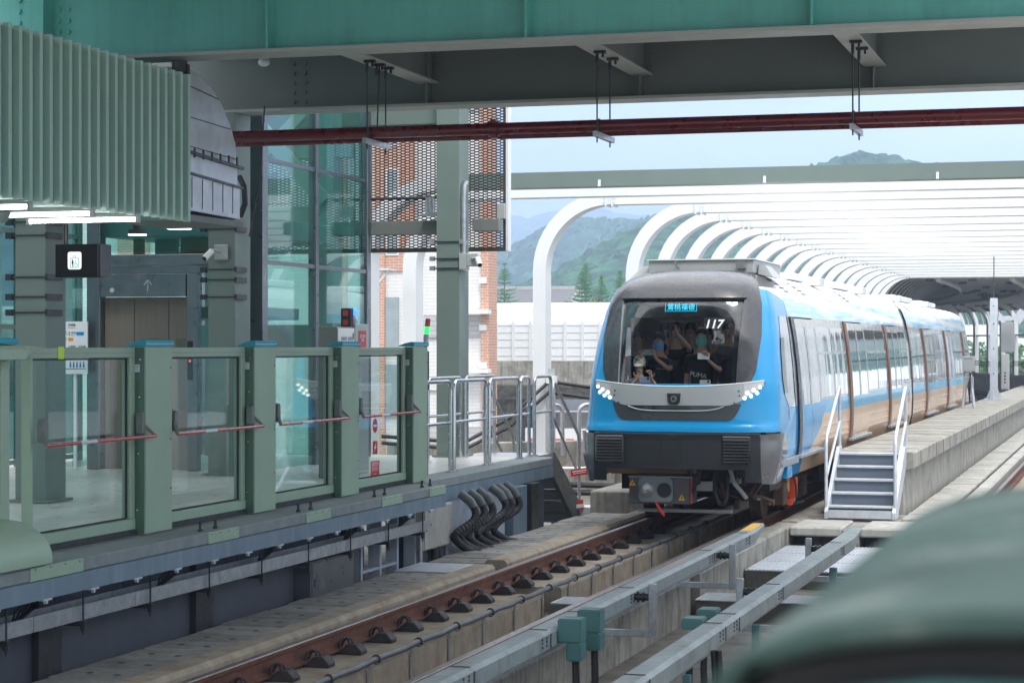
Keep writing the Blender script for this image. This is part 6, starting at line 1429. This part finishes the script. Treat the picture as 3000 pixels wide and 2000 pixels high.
def hand(V,E,Rr,wi,wrist,d,n,side,curl=.5):
    """palm and five fingers growing from the wrist vertex; d points along the palm, n out of its back"""
    d=Vector(d).normalized(); n=Vector(n); n=(n-d*n.dot(d)).normalized(); s=d.cross(n)*side
    def add(p,r,par): V.append(tuple(p)); Rr.append(r); E.append((par,len(V)-1)); return len(V)-1
    palm=add(Vector(wrist)+d*.045,(.026,.016),wi); k1=add(Vector(wrist)+d*.078,(.030,.013),palm)
    for j,(o_,l) in enumerate(((-.030,.062),(-.010,.074),(.010,.070),(.030,.055))):
        b=Vector(wrist)+d*.09+s*o_; i=add(b,.0085,k1)
        p=b+(d*cos(curl*.6)-n*sin(curl*.6))*l*.5; i=add(p,.008,i)
        p=p+(d*cos(curl*1.5)-n*sin(curl*1.5))*l*.5; add(p,.007,i)
    b=Vector(wrist)+d*.035-s*.032; i=add(b,.010,palm); p=b+(d*.6-s*.75-n*.2).normalized()*.034; i=add(p,.009,i); add(p+(d*.9-s*.2-n*.35).normalized()*.028,.008,i)
def person(label,x,y,zh,top,sk=0,hair=HAIR,hl=None,hr=None,mask=None,cap=None,glasses=False,logo=None,scale=1.0,turn=0,skirt=None,feet=.862,bob=False):
    """standing figure; zh is the height of the face centre; hl / hr are the points the left and right hands reach (photo left and right)"""
    zh+=.11; hl=None if hl is None else (hl[0],hl[1],hl[2]+.1); hr=None if hr is None else (hr[0],hr[1],hr[2]+.1)
    k=scale; z=zh; S_=SK[sk]
    t=thing('person',label,'person',(x,y,feet),'passengers behind the windscreen')
    H_=zh+.12*k-feet
    hip=feet+H_*.51; sh=z-.25*k
    V=[(x,y,hip),(x,y,hip+.16*k),(x,y,sh-.08*k),(x,y-.0,sh+.02*k),(x,y-.01,z-.13*k),(x,y-.015*k,z-.045*k),(x,y+.005,z+.04*k),(x,y+.01,z+.10*k)]
    Rr=[(.12*k,.08*k),(.105*k,.07*k),(.115*k,.075*k),(.065*k,.055*k),(.05*k,.052*k),(.062*k,.075*k),(.077*k,.095*k),(.05*k,.062*k)]
    E=[(i,i+1) for i in range(7)]
    sl=[(.16*k,.115*k),(.155*k,.115*k),(.185*k,.13*k),(.125*k,.10*k),(.075*k,.072*k)]
    CV=[V[0],V[1],(x,y,sh-.09*k),(x,y,sh+.005*k),(x,y-.005,sh+.06*k)]; CE=[(0,1),(1,2),(2,3),(3,4)]; CR=list(sl)
    tips={}
    for s,hp in ((-1,hl),(1,hr)):
        shp=Vector((x+s*.165*k,y,sh-.03*k))
        if hp is None:
            el=shp+Vector((s*.05*k,.02,-.27*k)); wr=el+Vector((-s*.01,-.05,-.24*k)); d=Vector((0,-.15,-1)); nn=Vector((s,0,0))
        else:
            wr=Vector(hp); mid=(shp+wr)/2; L_=.26*k; dist=(wr-shp).length; h=sqrt(max(.0004,L_*L_-min(L_,dist/2)**2)); out=Vector((s*.75,.1,-.9)); ax=(wr-shp).normalized(); out=(out-ax*out.dot(ax)).normalized(); el=mid+out*h
            d=(wr-el).normalized()*.5+Vector((0,0,.55)); nn=Vector((s*.2,1,.2))
        i0=len(V); V+= [tuple(shp),tuple(el),tuple(wr)]; Rr+=[.05*k,.037*k,(.027*k,.022*k)]; E+=[(3,i0),(i0,i0+1),(i0+1,i0+2)]
        hand(V,E,Rr,i0+2,wr,d,nn,s,.55 if hp is None else .8)
        c0=len(CV); CV+=[tuple(shp),tuple(shp+(el-shp)*.75)]; CE+=[(3,c0),(c0,c0+1)]; CR+=[.082*k,.07*k]
    for s in (-1,1):
        i0=len(V); V+=[(x+s*.09*k,y,hip-.05*k),(x+s*.095*k,y-.01,feet+H_*.28),(x+s*.1*k,y+.02,feet+.07),(x+s*.11*k,y-.12*k,feet+.035)]; Rr+=[.085*k,.06*k,.042*k,.035*k]; E+=[(0,i0),(i0,i0+1),(i0+1,i0+2),(i0+2,i0+3)]
    b=skin('body',V,E,Rr,S_,0,t)
    skin('shirt',CV,CE,CR,top,0,t)
    TV=[(x,y,hip+.05*k),(x,y,hip-.02*k)]; TE=[(0,1)]; TR=[(.148*k,.108*k),(.15*k,.11*k)]
    for s in (-1,1):
        i0=len(TV); TV+=[(x+s*.09*k,y,hip-.09*k),(x+s*.095*k,y-.01,feet+H_*.28),(x+s*.1*k,y+.02,feet+.1)]; TE+=[(1,i0),(i0,i0+1),(i0+1,i0+2)]; TR+=[.1*k,.075*k,.06*k]
    skin('trousers',TV,TE,TR,M['black'],0,t)
    # face
    rot=Matrix.Rotation(turn,3,'Z'); c=Vector((x,y,z))
    def at(a,b_,c_): return c+rot@Vector((a*k,b_*k,c_*k))
    MB().prism([(0,0),(1,0),(.5,1)],'x',0,1) if False else None
    nm=MB(); nm.add([at(-.014,-.088,-.02),at(.014,-.088,-.02),at(0,-.118,-.022),at(0,-.09,.03),at(0,-.088,-.034)],[(0,2,3),(2,1,3),(0,4,2),(4,1,2)]); 
    if not mask: nm.build('nose',S_,b,smooth=True); MB().ell(at(0,-.083,-.058),(.024*k,.01*k,.007*k),10,6).build('mouth',mat('lip',(.25,.09,.075),.5) if 'lip' not in bpy.data.materials else bpy.data.materials['lip'],b,smooth=True)
    for s in (-1,1):
        e_=MB().ell(at(s*.032,-.088,.02),(.014*k,.008*k,.008*k),10,6).build('eye',M['white'],b,smooth=True); MB().ell(at(s*.032,-.096,.02),(.006*k,.004*k,.006*k),8,6).build('iris',M['ink'],e_)
        MB().ell(at(s*.032,-.092,.042),(.02*k,.006*k,.004*k),8,6).build('eyebrow',hair,b)
        MB().ell(at(s*.083,.005,.005),(.012*k,.022*k,.034*k),8,8).build('ear',S_,b,smooth=True)
    if cap is None:
        hm=MB()
        def hf(u,v):
            a=2*pi*u; lo=-.1 if bob else -.02; fr=max(0,-sin(a))**.7
            z0=(.058*fr+lo*(1-fr))
            ph=v*pi/2; zz=z0+(.142-z0)*sin(ph); rr=cos(ph)**.55
            w_=.0015*sin(a*17)+.002*sin(a*9+v*5)
            return tuple(at((.089+w_)*cos(a)*rr,(.104+w_)*sin(a)*rr+.012,zz))
        hm.grid(hf,40,10); hm.build('hair',hair,b,smooth=True)
    else:
        hm=MB()
        hm.grid(lambda u,v: tuple(at(.093*cos(2*pi*u)*cos(v*pi/2)**.6,.108*sin(2*pi*u)*cos(v*pi/2)**.6+.01,.03+.115*sin(v*pi/2))),30,10)
        cp_=hm.build('cap',cap,b,smooth=True)
        MB().grid(lambda u,v: tuple(at((.09-.02*v)*cos(pi+pi*u)*(1+.1*v),.09*sin(pi+pi*u)*(1+.75*v),.035-.05*v)),20,6).build('cap_peak',cap,cp_,smooth=True)
        q=at(0,-.098,.085); MB().bar(q+Vector((-.03,0,0)),q+Vector((.01,-.002,.02)),.01,.012,up=(0,1,0)).bar(q+Vector((-.02,0,-.01)),q+Vector((.03,0,-.005)),.01,.01,up=(0,1,0)).build('cap_logo',M['ink'],cp_)
        MB().grid(lambda u,v: tuple(at(.086*cos(pi*u),.095*sin(pi*u)+.012,.04-.11*v)),16,4).build('hair',hair,b,smooth=True)
    if mask:
        MB().grid(lambda u,v: tuple(at(.078*sin((u-.5)*2.6),-.112*cos((u-.5)*2.3)+.012-.01*sin(pi*v),-.098+.108*v*(1-.25*(2*u-1)**2)+.012*(2*u-1)**2)),16,8).build('face_mask',mask,b,smooth=True)
    if glasses:
        g=MB()
        for s in (-1,1): g.tube([tuple(at(s*.034+.026*cos(a),-.101,.018+.018*sin(a))) for a in [2*pi*q/14 for q in range(15)]],.0025,6)
        g.tube([tuple(at(-.008,-.102,.02)),tuple(at(.008,-.102,.02))],.0025,6); g.build('glasses',M['ink'],b)
    if logo:
        text('shirt_lettering',logo,.085,mat('white shirt print',(.75,.76,.76),.6),(x-.02,y-.150,sh-.24),(R(90),0,0),b,ext=.001).rotation_euler=(R(90),R(10),0)
    return t
def phone(label,x,y,z,w_,h_,m_,tilt=0,lens=True):
    z+=.1 if z>1.95 else .05
    t=thing('mobile_phone',label,'phone',(x,y,z))
    MB().prism(rrect(x,z,w_,h_,.012),'y',y-.005,y+.005).build('phone_body',m_,t)
    if lens:
        b=MB().prism(rrect(x+w_*.3*(1 if w_>h_ else -.6),z+(h_*.2 if w_>h_ else h_*.33),.03,.035,.008),'y',y-.0075,y-.0051).build('camera_bump',M['ink'],t)
cl=lambda n,c: mat(n,c,.85,var=.1,vs=14)
navy=cl('navy cotton',(.012,.014,.028)); blk=cl('black cotton',(.012,.012,.013)); wht=cl('off white cotton',(.55,.54,.5)); gry=cl('grey cotton',(.12,.11,.12)); mauve=cl('mauve cotton',(.12,.10,.14))
bm_=mat('blue face mask',(.22,.38,.75),.8,var=.04); gm_=mat('green face mask',(.12,.55,.50),.8,var=.04); capm=mat('cream cap cloth',(.72,.72,.60),.8,var=.05)
person('grey capped man at the left edge of the windscreen looking aside',-6.40,27.9,2.33,navy,1,GREYH,turn=-.6,bob=False)
person('woman in blue face mask holding a phone out with both hands',-6.02,27.45,2.30,navy,0,hl=(-6.185,27.05,2.10),hr=(-5.985,27.05,2.10),mask=bm_,bob=True,turn=-.15)
person('person with face hidden behind a raised camera',-5.88,27.85,2.43,blk,0,hl=(-5.98,27.62,2.42),hr=(-5.82,27.62,2.42))
person('man in glasses and white shirt between the raised camera and the green mask',-5.70,27.95,2.43,wht,1,hl=(-5.95,27.7,2.25),glasses=True,turn=.1)
person('man in green face mask and black lettered shirt holding a white phone',-5.42,27.3,2.36,blk,0,hl=None,hr=(-5.28,26.98,2.08),mask=gm_,logo='PUMA')
person('dark haired person raising a phone at the right of the windscreen',-5.14,27.7,2.44,gry,0,hl=(-5.24,27.4,2.24),hr=(-5.02,27.45,2.42),turn=.3)
person('child in a cream cap filming over the dashboard',-6.22,27.1,2.0,mauve,0,hl=(-6.2,26.86,1.83),hr=(-6.0,26.86,1.83),cap=capm,scale=.88)
person('dark haired passenger further back beside the right hand window',-4.95,28.6,2.33,blk,1)
person('passenger in grey further back between the masked pair',-5.62,28.7,2.36,gry,0)
person('dark haired passenger further back behind the blue masked woman',-6.2,28.5,2.34,blk,0)
phone('pale green phone held sideways by the woman in the blue mask',-6.085,27.02,2.18,.155,.075,mat('pale green phone back',(.28,.40,.38),.3))
phone('white phone held before the black lettered shirt',-5.33,26.95,2.13,.155,.08,M['white'])
phone('small pale phone raised by the person at the right',-5.22,27.36,2.33,.06,.085,mat('mint phone back',(.55,.75,.7),.3))
phone('blue grey phone held by the child over the dashboard',-6.08,26.82,1.875,.14,.07,mat('blue grey phone back',(.25,.30,.42),.3))
phone('beige phone standing on the dashboard at the right',-5.27,26.75,1.84,.14,.07,mat('beige phone back',(.45,.43,.38),.4))
t=thing('video_camera','dark video camera raised over the heads behind the windscreen','camera',(-5.93,27.55,2.5)); MB().box(-6.02,-5.86,27.5,27.66,2.58,2.68).cyl((-5.95,27.5,2.63),(-5.95,27.44,2.63),.035,14).build('camera_body',M['blackmetal'],t,bevel=.008)
for k,x in enumerate((-5.80,-5.63)):
    m=MB().ell((x,26.72,1.83),(.10,.05,.03),14,8); tag(m.build('snack_bag',mat('lime snack bag',(.25,.6,.05),.35,var=.2,vs=20) if k==0 else bpy.data.materials['lime snack bag'],smooth=True),'shiny lime green bag lying on the train dashboard, %s one'%('left','right')[k],'bag')
# ================================================================ lettering becomes plain meshes
bpy.context.view_layer.update(); dg=bpy.context.evaluated_depsgraph_get()
for o in [o for o in S.objects if o.type=='FONT']:
    me=bpy.data.meshes.new_from_object(o.evaluated_get(dg)); n=o.name; p=o.parent; loc=o.location.copy(); rot=o.rotation_euler.copy()
    if 'wrap' in o:
        x0_,z0_,f0_=o['wrap']
        for v in me.vertices:
            x_,z_=x0_+v.co.x,z0_+v.co.y; v.co=Vector(W3(Fth(th_of(x_,z_),z_,f0_+v.co.z)))-Vector((TX,TY,0))
        loc=Vector((0,0,0)); rot=(0,0,0)
    if not me.materials: me.materials.append(o.data.materials[0])
    bpy.data.objects.remove(o); q=bpy.data.objects.new(n,me); COL.objects.link(q); q.parent=p; q.location=loc; q.rotation_euler=rot
